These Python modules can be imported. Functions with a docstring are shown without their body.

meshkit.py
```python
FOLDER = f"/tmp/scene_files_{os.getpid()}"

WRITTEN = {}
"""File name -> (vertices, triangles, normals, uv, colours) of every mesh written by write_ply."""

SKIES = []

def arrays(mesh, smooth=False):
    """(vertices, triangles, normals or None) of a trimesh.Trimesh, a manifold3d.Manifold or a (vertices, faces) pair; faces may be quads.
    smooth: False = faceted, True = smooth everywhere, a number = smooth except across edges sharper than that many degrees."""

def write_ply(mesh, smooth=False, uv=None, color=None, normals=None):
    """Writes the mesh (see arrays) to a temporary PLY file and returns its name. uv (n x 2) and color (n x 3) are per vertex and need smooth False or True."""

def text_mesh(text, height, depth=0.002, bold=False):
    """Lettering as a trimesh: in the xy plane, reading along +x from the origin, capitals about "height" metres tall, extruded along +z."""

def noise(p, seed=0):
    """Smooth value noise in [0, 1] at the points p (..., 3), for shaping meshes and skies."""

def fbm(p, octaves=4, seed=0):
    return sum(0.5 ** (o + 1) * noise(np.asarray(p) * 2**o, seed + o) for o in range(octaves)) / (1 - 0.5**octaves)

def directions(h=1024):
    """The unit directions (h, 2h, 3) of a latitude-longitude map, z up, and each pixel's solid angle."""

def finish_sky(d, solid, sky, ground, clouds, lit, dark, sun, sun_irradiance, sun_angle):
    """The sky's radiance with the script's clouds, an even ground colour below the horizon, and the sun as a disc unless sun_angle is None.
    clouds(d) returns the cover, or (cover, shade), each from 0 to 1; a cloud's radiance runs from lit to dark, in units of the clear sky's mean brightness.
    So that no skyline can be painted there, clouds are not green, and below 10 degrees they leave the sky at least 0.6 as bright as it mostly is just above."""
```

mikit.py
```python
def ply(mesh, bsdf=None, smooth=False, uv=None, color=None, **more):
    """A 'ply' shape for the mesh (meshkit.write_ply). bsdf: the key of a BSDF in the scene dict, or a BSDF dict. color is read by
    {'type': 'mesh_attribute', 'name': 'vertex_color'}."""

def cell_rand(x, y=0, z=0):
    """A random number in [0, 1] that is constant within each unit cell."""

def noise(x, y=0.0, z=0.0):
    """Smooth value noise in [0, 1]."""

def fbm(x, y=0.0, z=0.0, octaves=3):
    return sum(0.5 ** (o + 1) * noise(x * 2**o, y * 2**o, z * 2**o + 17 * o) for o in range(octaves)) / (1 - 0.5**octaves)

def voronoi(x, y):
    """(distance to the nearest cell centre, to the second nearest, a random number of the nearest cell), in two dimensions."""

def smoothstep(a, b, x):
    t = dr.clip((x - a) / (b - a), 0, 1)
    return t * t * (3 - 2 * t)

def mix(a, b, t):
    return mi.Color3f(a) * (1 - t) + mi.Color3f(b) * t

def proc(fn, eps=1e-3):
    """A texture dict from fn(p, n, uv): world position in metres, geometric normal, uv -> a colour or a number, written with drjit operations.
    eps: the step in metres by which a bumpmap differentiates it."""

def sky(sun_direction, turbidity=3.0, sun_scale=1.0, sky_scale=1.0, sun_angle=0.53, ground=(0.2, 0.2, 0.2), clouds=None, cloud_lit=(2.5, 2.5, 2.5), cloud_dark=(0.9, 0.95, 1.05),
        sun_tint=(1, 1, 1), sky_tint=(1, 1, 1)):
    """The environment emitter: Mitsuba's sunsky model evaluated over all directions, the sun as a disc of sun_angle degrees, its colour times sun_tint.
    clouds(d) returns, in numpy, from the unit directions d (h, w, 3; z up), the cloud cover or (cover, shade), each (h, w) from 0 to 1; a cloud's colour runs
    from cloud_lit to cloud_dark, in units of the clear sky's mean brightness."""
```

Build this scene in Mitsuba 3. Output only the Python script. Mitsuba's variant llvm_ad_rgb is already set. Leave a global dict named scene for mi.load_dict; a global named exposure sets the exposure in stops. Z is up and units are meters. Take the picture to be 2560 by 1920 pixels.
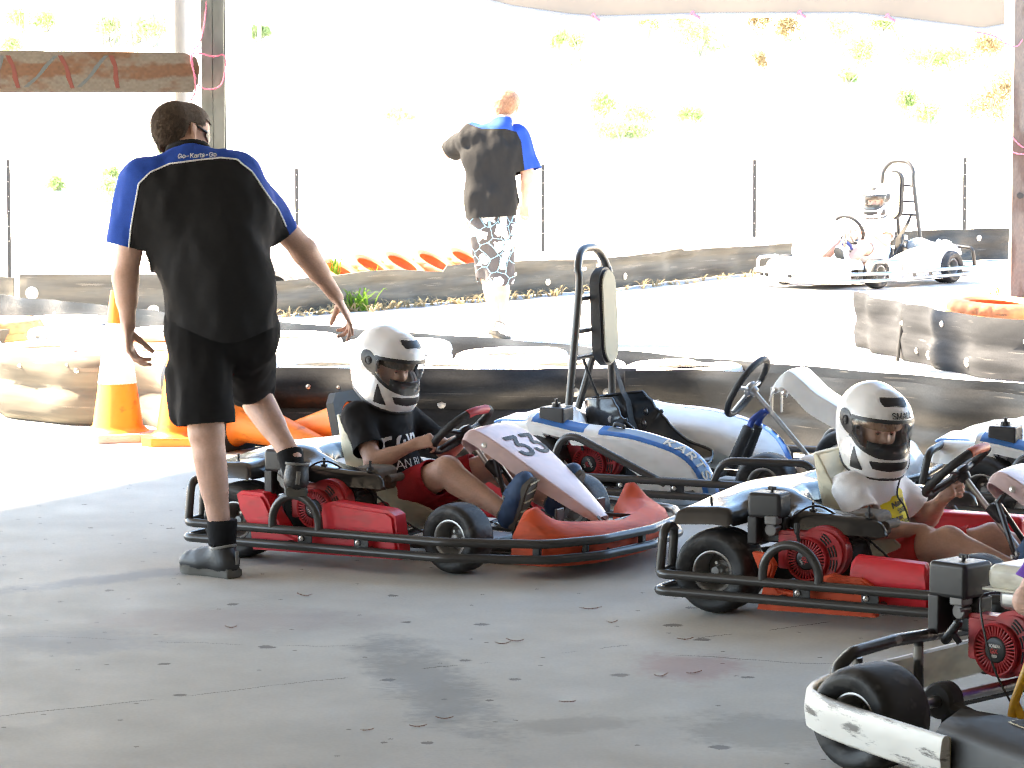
import math, random
import numpy as np, trimesh, manifold3d
import mitsuba as mi, drjit as dr
import mikit, meshkit
from mikit import proc, noise, fbm, voronoi, smoothstep, mix, cell_rand
from shapely.geometry import Polygon

# ------------------------------------------------------------------ camera, sky, exposure
EYE = np.array([0.0, 0.0, 1.8])
PITCH = math.atan(770 / 8000)
SUN = (-0.62, 0.20, 0.76)
exposure = 5.35
scene, labels = {}, {}
scene['camera'] = {'type': 'perspective', 'fov': math.degrees(2 * math.atan(1280 / 8000)), 'fov_axis': 'x', 'near_clip': 0.1, 'far_clip': 2000.0,
                   'to_world': mi.ScalarTransform4f().look_at(origin=EYE.tolist(), target=(EYE + [0, math.cos(PITCH), -math.sin(PITCH)]).tolist(), up=[0, 0, 1])}
scene['daylight'] = mikit.sky(SUN, turbidity=3, sun_angle=4.0, sun_tint=(1.0, .98, .94), sky_tint=(1.0, .89, .75))

# ------------------------------------------------------------------ helpers
A = np.asarray
def V(*a): return np.array(a, float)
def unit(v): v = A(v, float); return v / (np.linalg.norm(v) + 1e-12)
rng = np.random.default_rng(7)

def numbered(key, table):
    if key not in table: return key
    n = 1
    while f'{key}_{n:03d}' in table: n += 1
    return f'{key}_{n:03d}'

class Thing:
    """one top-level thing; its parts' keys start with its own"""
    used = set()
    def __init__(s, name, label=None, cat=None, group=None, kind=None, mat=None):
        s.key = numbered(name, Thing.used); Thing.used.add(s.key); s.names = set(); s.X = np.eye(4) if mat is None else mat
        d = {}
        if label: d['label'] = label
        if cat: d['category'] = cat
        if group: d['group'] = group
        if kind: d['kind'] = kind
        labels[s.key] = d
    def each(s, name, meshes, m, smooth=35, label=None):
        for q in meshes: s.add(name, q, m, smooth, label)
    def sub(s, name):
        k = numbered(name, s.names); s.names.add(k); return k
    def add(s, name, mesh, m, smooth=35, label=None, kind=None, uv=None):
        """name: 'part' or 'part__subpart' (a part key from sub() may be given before the underscores)"""
        v, f = vf(mesh); v = xf(v, s.X)
        if np.linalg.det(s.X[:3, :3]) < 0: f = f[:, ::-1]
        if name == '': key = s.key
        else:
            k = numbered(name, s.names); s.names.add(k); key = s.key + '__' + k
        scene[key] = mikit.ply((v, f), m, smooth=smooth, uv=uv)
        if label or kind:
            labels.setdefault(key, {})
            if label: labels[key]['label'] = label
            if kind: labels[key]['kind'] = kind
        return key

def vf(m):
    if isinstance(m, (tuple, list)):
        v, f = A(m[0], float), A(m[1], int)
        if f.shape[1] == 4: f = np.vstack([f[:, [0, 1, 2]], f[:, [0, 2, 3]]])
        return v, f
    if hasattr(m, 'to_mesh'):
        q = m.to_mesh(); return A(q.vert_properties[:, :3], float), A(q.tri_verts, int)
    return A(m.vertices, float), A(m.faces, int)
def xf(v, X): return v @ X[:3, :3].T + X[:3, 3]
def move(m, X):
    v, f = vf(m); return xf(v, X), f
def join(*ms):
    vs, fs, o = [], [], 0
    for m in ms:
        v, f = vf(m); vs.append(v); fs.append(f + o); o += len(v)
    return np.vstack(vs), np.vstack(fs)
def frame(o=(0, 0, 0), x=(1, 0, 0), z=(0, 0, 1)):
    """4x4 with local z along z and local x near x"""
    z = unit(z); x = A(x, float); x = unit(x - z * (x @ z)); y = np.cross(z, x); X = np.eye(4); X[:3, 0], X[:3, 1], X[:3, 2], X[:3, 3] = x, y, z, o; return X
def shift(x, y, z): X = np.eye(4); X[:3, 3] = x, y, z; return X
def rot(axis, deg): return trimesh.transformations.rotation_matrix(math.radians(deg), axis)

def fillet(pts, r, n=6, closed=False):
    """polyline with rounded corners"""
    P = [A(p, float) for p in pts]; N = len(P); out = []
    rs = r if hasattr(r, '__len__') else [r] * N
    for i in range(N):
        if not closed and i in (0, N - 1): out.append(P[i]); continue
        a, b, c = P[i - 1], P[i], P[(i + 1) % N]; u, w = a - b, c - b; lu, lw = np.linalg.norm(u), np.linalg.norm(w); u, w = u / lu, w / lw
        ang = math.acos(np.clip(u @ w, -1, 1))
        if ang > 3.1: out.append(b); continue
        t = min(rs[i] / math.tan(ang / 2), lu * .49, lw * .49); p0, p1 = b + u * t, b + w * t
        for k in range(n + 1):
            s = k / n; out.append((1 - s) ** 2 * p0 + 2 * s * (1 - s) * b + s * s * p1)
    return np.array(out)
def spline(pts, n=8, closed=False):
    P = A(pts, float); N = len(P); out = []
    for i in range(N if closed else N - 1):
        g = (lambda k: P[k % N]) if closed else (lambda k: P[min(max(k, 0), N - 1)])
        a, b, c, d = g(i - 1), g(i), g(i + 1), g(i + 2)
        for k in range(n):
            t = k / n; out.append(.5 * (2 * b + (c - a) * t + (2 * a - 5 * b + 4 * c - d) * t * t + (3 * b - a - 3 * c + d) * t ** 3))
    if not closed: out.append(P[-1])
    return np.array(out)
def resample(P, step):
    P = A(P, float); L = np.r_[0, np.cumsum(np.linalg.norm(np.diff(P, axis=0), axis=1))]; n = max(2, int(L[-1] / step) + 1); t = np.linspace(0, L[-1], n)
    return np.stack([np.interp(t, L, P[:, k]) for k in range(P.shape[1])], 1), t
def tube(pts, r, n=10, closed=False, caps=True, squash=None):
    P = A(pts, float); N = len(P); R = np.broadcast_to(A(r, float), (N,))
    T = np.roll(P, -1, 0) - np.roll(P, 1, 0)
    if not closed: T[0], T[-1] = P[1] - P[0], P[-1] - P[-2]
    T /= np.linalg.norm(T, axis=1, keepdims=True) + 1e-12
    u = np.cross(T[0], [0, 0, 1]); u = unit(u) if np.linalg.norm(u) > 1e-3 else V(1, 0, 0); U = []
    for t in T:
        u = unit(u - t * (u @ t)); U.append(u)
    U = np.array(U); W = np.cross(T, U)
    if closed:   # spread the twist so that the ends meet
        e = U[-1] - T[0] * (U[-1] @ T[0]); tw = math.atan2(np.cross(U[0], e) @ T[0], U[0] @ e); a = -tw * np.arange(N) / N
        U, W = U * np.cos(a)[:, None] + W * np.sin(a)[:, None], W * np.cos(a)[:, None] - U * np.sin(a)[:, None]
    th = np.arange(n) * 2 * np.pi / n; ring = P[:, None] + R[:, None, None] * (np.cos(th)[None, :, None] * U[:, None] + np.sin(th)[None, :, None] * W[:, None])
    v = ring.reshape(-1, 3); f = []
    M = N if closed else N - 1
    i = np.arange(M)[:, None] * n; j = ((np.arange(M) + 1) % N)[:, None] * n; a = np.arange(n)[None]; b = (a + 1) % n
    f = np.stack([i + a, i + b, j + b, j + a], -1).reshape(-1, 4); f = np.vstack([f[:, [0, 1, 2]], f[:, [0, 2, 3]]])
    if not closed and caps:
        v = np.vstack([v, P[:1], P[-1:]]); k = np.arange(n); f = np.vstack([f, np.stack([(k + 1) % n, k, k * 0 + N * n], 1), np.stack([(N - 1) * n + k, (N - 1) * n + (k + 1) % n, k * 0 + N * n + 1], 1)])
    return v, f
def loft(secs, closed_sec=True, caps=True):
    """sections (N, M, 3) joined by quads"""
    S = A(secs, float); N, M = S.shape[:2]; v = S.reshape(-1, 3); a = np.arange(M if closed_sec else M - 1)[None]; b = (a + 1) % M; i = np.arange(N - 1)[:, None] * M
    f = np.stack([i + a, i + b, i + M + b, i + M + a], -1).reshape(-1, 4); f = np.vstack([f[:, [0, 1, 2]], f[:, [0, 2, 3]]])
    if caps and closed_sec:
        v = np.vstack([v, S[0].mean(0)[None], S[-1].mean(0)[None]]); k = np.arange(M)
        f = np.vstack([f, np.stack([(k + 1) % M, k, k * 0 + N * M], 1), np.stack([(N - 1) * M + k, (N - 1) * M + (k + 1) % M, k * 0 + N * M + 1], 1)])
    return v, f
def outward(m):
    v, f = vf(m); t = trimesh.Trimesh(v, f, process=False)
    return (v, f[:, ::-1]) if t.volume < 0 else (v, f)
def lathe(prof, n=32, closed=False):
    """profile [(r, z)] about z"""
    p = A(prof, float); th = np.arange(n) * 2 * np.pi / n
    S = np.stack([np.stack([p[:, 0] * math.cos(t), p[:, 0] * math.sin(t), p[:, 1]], 1) for t in th]); M = len(p); v = S.reshape(-1, 3); f = []
    a = np.arange(M if closed else M - 1)[None]; b = (a + 1) % M; i = np.arange(n)[:, None] * M; j = ((np.arange(n) + 1) % n)[:, None] * M
    f = np.stack([i + a, i + b, j + b, j + a], -1).reshape(-1, 4); f = np.vstack([f[:, [0, 1, 2]], f[:, [0, 2, 3]]])
    ok = np.linalg.norm(np.cross(v[f[:, 1]] - v[f[:, 0]], v[f[:, 2]] - v[f[:, 0]]), axis=1) > 1e-12
    return outward((v, f[ok]))
def rbox(lx, ly, lz, r=.01, c=(0, 0, 0), seg=12):
    s = manifold3d.Manifold.sphere(r, seg); x, y, z = lx / 2 - r, ly / 2 - r, lz / 2 - r
    m = manifold3d.Manifold.batch_hull([s.translate([a * x, b * y, d * z]) for a in (-1, 1) for b in (-1, 1) for d in (-1, 1)])
    return move(m, shift(*c))
def hull(pts, r=.006, seg=10):
    """rounded convex solid of the given corner points"""
    s = manifold3d.Manifold.sphere(r, seg); return vf(manifold3d.Manifold.batch_hull([s.translate(list(map(float, p))) for p in pts]))
def cyl(p0, p1, r, n=16, r1=None, bev=0.0):
    p0, p1 = A(p0, float), A(p1, float); L = np.linalg.norm(p1 - p0); r1 = r if r1 is None else r1
    prof = [(0, 0), (r - bev, 0), (r, bev), (r1, L - bev), (r1 - bev, L), (0, L)] if bev else [(0, 0), (r, 0), (r1, L), (0, L)]
    z = p1 - p0; return move(lathe(prof, n), frame(p0, (1, 0, 0) if abs(unit(z)[0]) < .9 else (0, 1, 0), z))
def prism(poly, t, X=np.eye(4), bevel=0.0):
    """polygon [(x, y)] extruded from z = 0 to t, edges softened by bevel, placed by X"""
    g = Polygon(poly)
    if bevel:
        lay = [(0, -bevel), (bevel, 0), (t - bevel, 0), (t, -bevel)]; out = []
        C = manifold3d.CrossSection([list(map(list, g.exterior.coords))[:-1]]) if g.exterior.is_ccw else manifold3d.CrossSection([list(map(list, g.exterior.coords))[:-1][::-1]])
        small = C.offset(-bevel, manifold3d.JoinType.Round, 2.0, 16)
        m = manifold3d.Manifold.batch_boolean([manifold3d.Manifold.extrude(C, t - 2 * bevel).translate([0, 0, bevel]), manifold3d.Manifold.extrude(small, t)], manifold3d.OpType.Add)
        return move(m, X)
    return move(trimesh.creation.extrude_polygon(g, t, engine='earcut'), X)
def vnormals(v, f):
    n = np.zeros_like(v); c = np.cross(v[f[:, 1]] - v[f[:, 0]], v[f[:, 2]] - v[f[:, 0]])
    for k in range(3): np.add.at(n, f[:, k], c)
    return n / (np.linalg.norm(n, axis=1, keepdims=True) + 1e-15)
def solidify(m, t):
    """a sheet given thickness t, inward"""
    v, f = vf(m); n = vnormals(v, f); N = len(v); e = np.vstack([f[:, [0, 1]], f[:, [1, 2]], f[:, [2, 0]]])
    key = np.sort(e, 1); _, inv, cnt = np.unique(key, axis=0, return_inverse=True, return_counts=True); b = e[cnt[inv.ravel()] == 1]
    side = np.vstack([np.stack([b[:, 1], b[:, 0], b[:, 0] + N], 1), np.stack([b[:, 1], b[:, 0] + N, b[:, 1] + N], 1)])
    return np.vstack([v, v - n * t]), np.vstack([f, f[:, ::-1] + N, side])
def clip(m, g):
    """the part of a mesh where the vertex field g > 0, cut cleanly"""
    v, f = vf(m); g = np.where(np.abs(g) < 1e-9, 1e-9, g); s = (g > 0)[f]; k = s.sum(1); out = [f[k == 3]]; nv = [v]; base = len(v); cache = {}
    def cut(a, b):
        nonlocal base
        q = (min(a, b), max(a, b))
        if q not in cache:
            t = g[a] / (g[a] - g[b]); nv.append((v[a] + t * (v[b] - v[a]))[None]); cache[q] = base; base += 1
        return cache[q]
    add = []
    for tri, ss in zip(f[(k == 1) | (k == 2)], s[(k == 1) | (k == 2)]):
        if ss.sum() == 1:
            i = int(np.argmax(ss)); a, b, c = tri[i], tri[(i + 1) % 3], tri[(i + 2) % 3]; add.append([a, cut(a, b), cut(a, c)])
        else:
            i = int(np.argmin(ss)); a, b, c = tri[i], tri[(i + 1) % 3], tri[(i + 2) % 3]; p, q = cut(a, b), cut(a, c); add += [[p, b, c], [p, c, q]]
    if add: out.append(np.array(add))
    v, f = np.vstack(nv), np.vstack(out); u, inv = np.unique(f, return_inverse=True); return v[u], inv.reshape(f.shape)
def weld(v, f):
    t = trimesh.Trimesh(v, f, process=True); return A(t.vertices), A(t.faces)

# ---- implicit bodies: tapered bones blended together, meshed by surface nets
def bone(a, b, ra, rb, k=.02, M=None): return (A(a, float), A(b, float), float(ra), float(rb), float(k), None if M is None else A(M, float))
def flat(axis, s):
    """matrix that makes a bone s times as thick along axis"""
    n = unit(axis); return np.eye(3) + (1 / s - 1) * np.outer(n, n)
def sdf_eval(bones, P, cull=True, extra=None):
    d = np.full(len(P), .12)
    for a, b, ra, rb, k, M in bones:
        r = max(ra, rb) + k + .05
        if cull:
            lo, hi = np.minimum(a, b) - r, np.maximum(a, b) + r; idx = np.flatnonzero(((P > lo) & (P < hi)).all(1))
            if not len(idx): continue
            Q = P[idx]
        else: idx = slice(None); Q = P
        q, ba = Q - a, b - a; sc = 1.0
        if M is not None: q, ba = q @ M.T, M @ ba; sc = 1 / np.abs(np.linalg.eigvalsh(M)).max() ** .5
        L = ba @ ba; t = np.clip(q @ ba / L, 0, 1) if L > 1e-12 else np.zeros(len(q)); e = (np.linalg.norm(q - t[:, None] * ba, axis=1) - (ra + (rb - ra) * t)) * sc
        o = d[idx]; hh = np.clip(.5 + .5 * (o - e) / k, 0, 1); d[idx] = o * (1 - hh) + e * hh - k * hh * (1 - hh)
    if extra is not None: d = extra(P, d)
    return d
def sdf_mesh(bones, h=.005, extra=None, smooth=1, pad=.03):
    lo = np.min([np.minimum(b[0], b[1]) - max(b[2], b[3]) for b in bones], 0) - pad; hi = np.max([np.maximum(b[0], b[1]) + max(b[2], b[3]) for b in bones], 0) + pad
    st = 6; nc = np.ceil((hi - lo) / (h * st)).astype(int) + 1; n = nc * st
    ci = np.stack(np.meshgrid(*[np.arange(k) for k in nc], indexing='ij'), -1).reshape(-1, 3)
    dc = sdf_eval(bones, lo + (ci * st + st / 2 - .5) * h, False, extra)
    near = (np.abs(dc) < st * h * 1.05 + .012).reshape(nc)
    D = np.repeat(np.repeat(np.repeat(np.where(dc < 0, -1., 1.).reshape(nc), st, 0), st, 1), st, 2)
    mask = np.repeat(np.repeat(np.repeat(near, st, 0), st, 1), st, 2); ijk = np.argwhere(mask)
    D[mask] = sdf_eval(bones, lo + ijk * h, True, extra)
    return surface_nets(D, lo, h, smooth)
def surface_nets(D, lo, h, smooth=1):
    s = D < 0; cnt = sum(s[i:s.shape[0] - 1 + i, j:s.shape[1] - 1 + j, k:s.shape[2] - 1 + k].astype(np.int8) for i in (0, 1) for j in (0, 1) for k in (0, 1))
    cells = np.argwhere((cnt > 0) & (cnt < 8)); index = np.full(cnt.shape, -1, np.int64); index[tuple(cells.T)] = np.arange(len(cells))
    C = np.array([[i, j, k] for i in (0, 1) for j in (0, 1) for k in (0, 1)]); vals = np.stack([D[tuple((cells + c).T)] for c in C], 1)
    acc, num = np.zeros((len(cells), 3)), np.zeros(len(cells))
    for p in range(8):
        for q in range(p + 1, 8):
            if np.abs(C[p] - C[q]).sum() != 1: continue
            a, b = vals[:, p], vals[:, q]; m = (a < 0) != (b < 0); t = np.where(m, a / np.where(m, a - b, 1), 0)
            acc += m[:, None] * (C[p] + t[:, None] * (C[q] - C[p])); num += m
    v = lo + (cells + acc / num[:, None]) * h; F = []
    for ax in range(3):
        sl0, sl1 = [slice(None)] * 3, [slice(None)] * 3; sl0[ax], sl1[ax] = slice(0, -1), slice(1, None)
        ch = s[tuple(sl0)] != s[tuple(sl1)]; e = np.argwhere(ch); b, c = (ax + 1) % 3, (ax + 2) % 3
        e = e[(e[:, b] > 0) & (e[:, c] > 0) & (e[:, b] < cnt.shape[b]) & (e[:, c] < cnt.shape[c])]
        db, dc = np.eye(3, dtype=int)[b], np.eye(3, dtype=int)[c]; q = np.stack([index[tuple((e - o).T)] for o in (db + dc, dc, 0 * dc, db)], 1)
        ins = s[tuple(e.T)]; q = np.where(ins[:, None], q, q[:, ::-1]); F.append(q[(q >= 0).all(1)])
    F = np.vstack(F); f = np.vstack([F[:, [0, 1, 2]], F[:, [0, 2, 3]]])
    if smooth:
        e = np.unique(np.sort(np.vstack([f[:, [0, 1]], f[:, [1, 2]], f[:, [2, 0]]]), 1), axis=0); e = np.vstack([e, e[:, ::-1]]); N = len(v); deg = np.bincount(e[:, 0], minlength=N)[:, None] + 1e-9; v0 = v
        for w in (.5, -.51) * (3 * smooth):
            v = v + w * (np.stack([np.bincount(e[:, 0], v[e[:, 1], k], N) for k in range(3)], 1) / deg - v)
        v = v0 + np.clip(v - v0, -h, h)
    return v, f

def drape(tm, X, target, off=.002, depth=.6):
    """a flat mesh in the xy plane of frame X laid along X's -z onto the target mesh (kept only where it lands)"""
    v, f = vf(tm)
    for _ in range(2):
        e = np.linalg.norm(v[f] - v[np.roll(f, -1, 1)], axis=2).max()
        if e > .012: v, f = trimesh.remesh.subdivide(v, f)
    top = v[:, 2] > v[:, 2].mean(); P = xf(v * [1, 1, 0], X); d = -X[:3, 2]; tv, tf = vf(target); T = trimesh.Trimesh(tv, tf, process=False)
    loc, ri, _ = T.ray.intersects_location(P, np.tile(d, (len(P), 1)), multiple_hits=True); t = np.full(len(P), np.inf)
    np.minimum.at(t, ri, (loc - P[ri]) @ d); bad = ~np.isfinite(t) | (t > depth)
    f = f[~bad[f].any(1)]; t[bad] = 0
    return P + d * (t - off - np.where(top, .0008, 0))[:, None], f
def text(s, h, bold=True, depth=.001):
    m = meshkit.text_mesh(s, h, depth, bold); v, f = vf(m); return v - [(v[:, 0].max() + v[:, 0].min()) / 2, h / 2, 0], f

# ------------------------------------------------------------------ materials
def rgb(*c): return {'type': 'rgb', 'value': list(map(float, c))}
def mat(name, col, rough=.5, **kw):
    b = {'type': 'principled', 'base_color': col if isinstance(col, dict) else rgb(*col), 'roughness': rough, **kw}
    scene['mat_' + name] = {'type': 'twosided', 'bsdf': b}; return 'mat_' + name
def bump(name, inner, fn, scale, eps=1e-3):
    scene['mat_' + name] = {'type': 'twosided', 'bsdf': {'type': 'bumpmap', 'arbitrary': proc(fn, eps), 'scale': scale, 'bsdf': inner}}; return 'mat_' + name

def blob(p, x, y, rx, ry, a=0.0, w=.35, seed=0):
    """irregular patch on the floor, for stains and one painted shadow line, 0 to 1"""
    c, s = math.cos(a), math.sin(a); u, v = ((p.x - x) * c + (p.y - y) * s) / rx, ((p.y - y) * c - (p.x - x) * s) / ry
    r = dr.sqrt(u * u + v * v) + .9 * (fbm(p.x * 9 + seed, p.y * 9, 3.0) - .5) + .35 * (noise(p.x * 60 + seed, p.y * 60) - .5)
    return 1 - smoothstep(1 - w, 1 + w, r)
def concrete(p, n, uv):
    a, b, g = fbm(p.x * .7, p.y * .7, 1.0, 4), fbm(p.x * 5, p.y * 5, 4.0, 3), noise(p.x * 160, p.y * 160)
    c = mix((.43, .418, .382), (.365, .354, .325), smoothstep(.3, .7, a)); c = c * (.86 + .22 * b + .08 * g)
    sp, _, r = voronoi(p.x * 3.1, p.y * 3.1); rad = .03 + .07 * cell_rand(dr.floor(r * 977), 3)      # small drips of oil and rubber
    c = mix(c, (.10, .09, .085), dr.select(r > .78, 1 - smoothstep(rad * .7, rad * 1.1, sp + .05 * (noise(p.x * 45, p.y * 45) - .5)), 0) * .75)
    sp2, _, r2 = voronoi(p.x * 9 + 5, p.y * 9); c = mix(c, (.12, .11, .1), dr.select(r2 > .9, 1 - smoothstep(.05, .09, sp2), 0) * .7)
    c = mix(c, (.10, .11, .12), .50 * blob(p, -.25, 9.42, .13, .70, .21, .5, 3)); c = mix(c, (.15, .17, .21), .35 * blob(p, -1.40, 10.12, .26, .2, 0, .5, 9))
    c = mix(c, (.30, .14, .135), .42 * blob(p, .55, 9.65, .15, .2, 0, .5, 11)); c = mix(c, (.28, .21, .205), .3 * blob(p, -.92, 10.5, .42, .22, 0, .5, 15))
    c = mix(c, (.15, .145, .12), .4 * blob(p, .69, 8.7, .20, .24, .4, .4, 21)); c = mix(c, (.17, .155, .13), .35 * blob(p, .18, 8.8, .16, .1, .4, .4, 27))
    c = mix(c, (.14, .165, .21), .45 * blob(p, -1.30, 11.5, .62, .085, .69, .5, 31))  # soft bluish shadow line, its shade painted into the slab colour
    k = p.y - (8.9 + .62 * (p.x + 1.45)) + .12 * (fbm(p.x * 3, p.y * 3, 8.0) - .5)                                                                        # a hairline crack
    c = mix(c, (.06, .055, .05), .8 * (1 - smoothstep(.001, .006, dr.abs(k))) * smoothstep(.42, .6, noise(p.x * 9, p.y * 9, 5.0)))
    k2 = p.y - (9.9 - .15 * p.x) + .25 * (fbm(p.x * 2, p.y * 2, 18.0) - .5)
    c = mix(c, (.08, .07, .06), .5 * (1 - smoothstep(.001, .006, dr.abs(k2))) * smoothstep(.5, .62, noise(p.x * 5, p.y * 5, 9.0)))
    return c
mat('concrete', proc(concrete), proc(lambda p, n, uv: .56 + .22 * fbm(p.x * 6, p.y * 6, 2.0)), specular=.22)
mat('track', proc(lambda p, n, uv: mix((.30, .285, .26), (.42, .40, .37), fbm(p.x * 1.5, p.y * 1.5, 0.0, 4)) * (.85 + .3 * noise(p.x * 80, p.y * 80))), .9)
mat('hill', proc(lambda p, n, uv: mix((.78, .76, .71), (.68, .65, .57), smoothstep(.4, .75, fbm(p.x * .8, p.y * .8, p.z, 4))) * (.8 + .4 * noise(p.x * 20, p.y * 20, p.z * 20))), .95)
def belt_tex(p, n, uv):
    c = mix((.010, .0112, .0135), (.023, .0245, .028), smoothstep(.35, .7, fbm(p.x * 2, p.y * 2, p.z * 14, 4)))
    sc = smoothstep(.70, .82, fbm(p.x * 5 + 3, p.y * 5, p.z * 60, 3)); c = mix(c, (.10, .098, .095), .5 * sc)
    return c * (.85 + .3 * noise(p.x * 150, p.y * 150, p.z * 150))
mat('belt', proc(belt_tex), proc(lambda p, n, uv: .24 + .26 * fbm(p.x * 4, p.y * 4, p.z * 20)), specular=.32)
def oldbelt_tex(p, n, uv):
    c = mix((.095, .088, .075), (.15, .137, .112), smoothstep(.3, .7, fbm(p.x * 1.6, p.y * 1.6, p.z * 16, 4)))
    return mix(c, (.24, .21, .17), .6 * smoothstep(.62, .8, fbm(p.x * 5 + 3, p.y * 5, p.z * 40, 3)))
mat('oldbelt', proc(oldbelt_tex), .85, specular=.2); mat('belt_dusty', proc(lambda p, n, uv: belt_tex(p, n, uv) * 1.5 + .008), .8, specular=.2)
def worn(paint, lo=.60):
    def fn(p, n, uv):
        w = smoothstep(lo, lo + .09, fbm(p.x * 9, p.y * 9, p.z * 40, 4)); return mix(mi.Color3f(*paint) * (.85 + .25 * fbm(p.x * 14, p.y * 14, p.z * 14)), (.045, .043, .04), w * .9)
    return fn
mat('tyre_white', proc(worn((.74, .72, .68), .67)), .7)
mat('tyre_orange', proc(worn((.78, .27, .11), .74)), .6)
mat('rubber', (.028, .028, .029), .62); mat('rubber_dusty', (.06, .058, .055), .75)
mat('bolt', (.55, .53, .5), .35, metallic=1.0)
def rust_tex(p, n, uv):
    r = smoothstep(.4, .62, fbm(p.x * 3, p.y * 3, p.z * 12, 4) + .16 * noise(p.x * 40, p.y * 40, p.z * 40) - .08)
    return mix((.115, .10, .082), (.10, .05, .026), r) * (.8 + .4 * noise(p.x * 90, p.y * 90, p.z * 90))
mat('rust', proc(rust_tex), .75)
mat('post_brown', proc(lambda p, n, uv: mix((.15, .125, .11), (.09, .06, .05), smoothstep(.45, .65, fbm(p.x * 14, p.y * 14, p.z * 3, 4))) * (.85 + .3 * noise(p.x * 120, p.y * 120, p.z * 60))), .7)
mat('galv', proc(lambda p, n, uv: mix((.13, .142, .13), (.24, .255, .24), fbm(p.x * 22, p.y * 22, p.z * 9, 3))), .5, metallic=.2)
mat('greypaint', proc(lambda p, n, uv: mix((.27, .265, .255), (.36, .355, .34), fbm(p.x * 30, p.y * 30, p.z * 3, 3))), .5); mat('whitepaint', (.72, .71, .68), .45); mat('pink_rope', (.62, .16, .24), .8)
mat('tarp', proc(lambda p, n, uv: mix((.30, .275, .25), (.38, .36, .33), fbm(p.x * 2, p.y, p.z * 5, 3))), .6, spec_tint=0.0)
mat('blackpole', (.03, .03, .03), .6); mat('mark_grey', (.075, .085, .09), .7); mat('mark_red', (.12, .03, .022), .7)
mat('roofsheet', (.16, .155, .15), .6); mat('wallsheet', (.20, .195, .18), .7)
mat('bark', (.34, .31, .28), .9)
for nm, c in dict(leaf_a=(.36, .46, .22), leaf_b=(.42, .49, .27), leaf_c=(.32, .41, .20), grass_dry=(.34, .27, .16), grass_green=(.13, .24, .03)).items():
    scene['mat_' + nm] = {'type': 'principledthin', 'base_color': rgb(*c), 'roughness': .6, 'diff_trans': .7, 'spec_trans': 0.0}
mat('deadleaf', (.17, .065, .03), .7)

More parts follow.
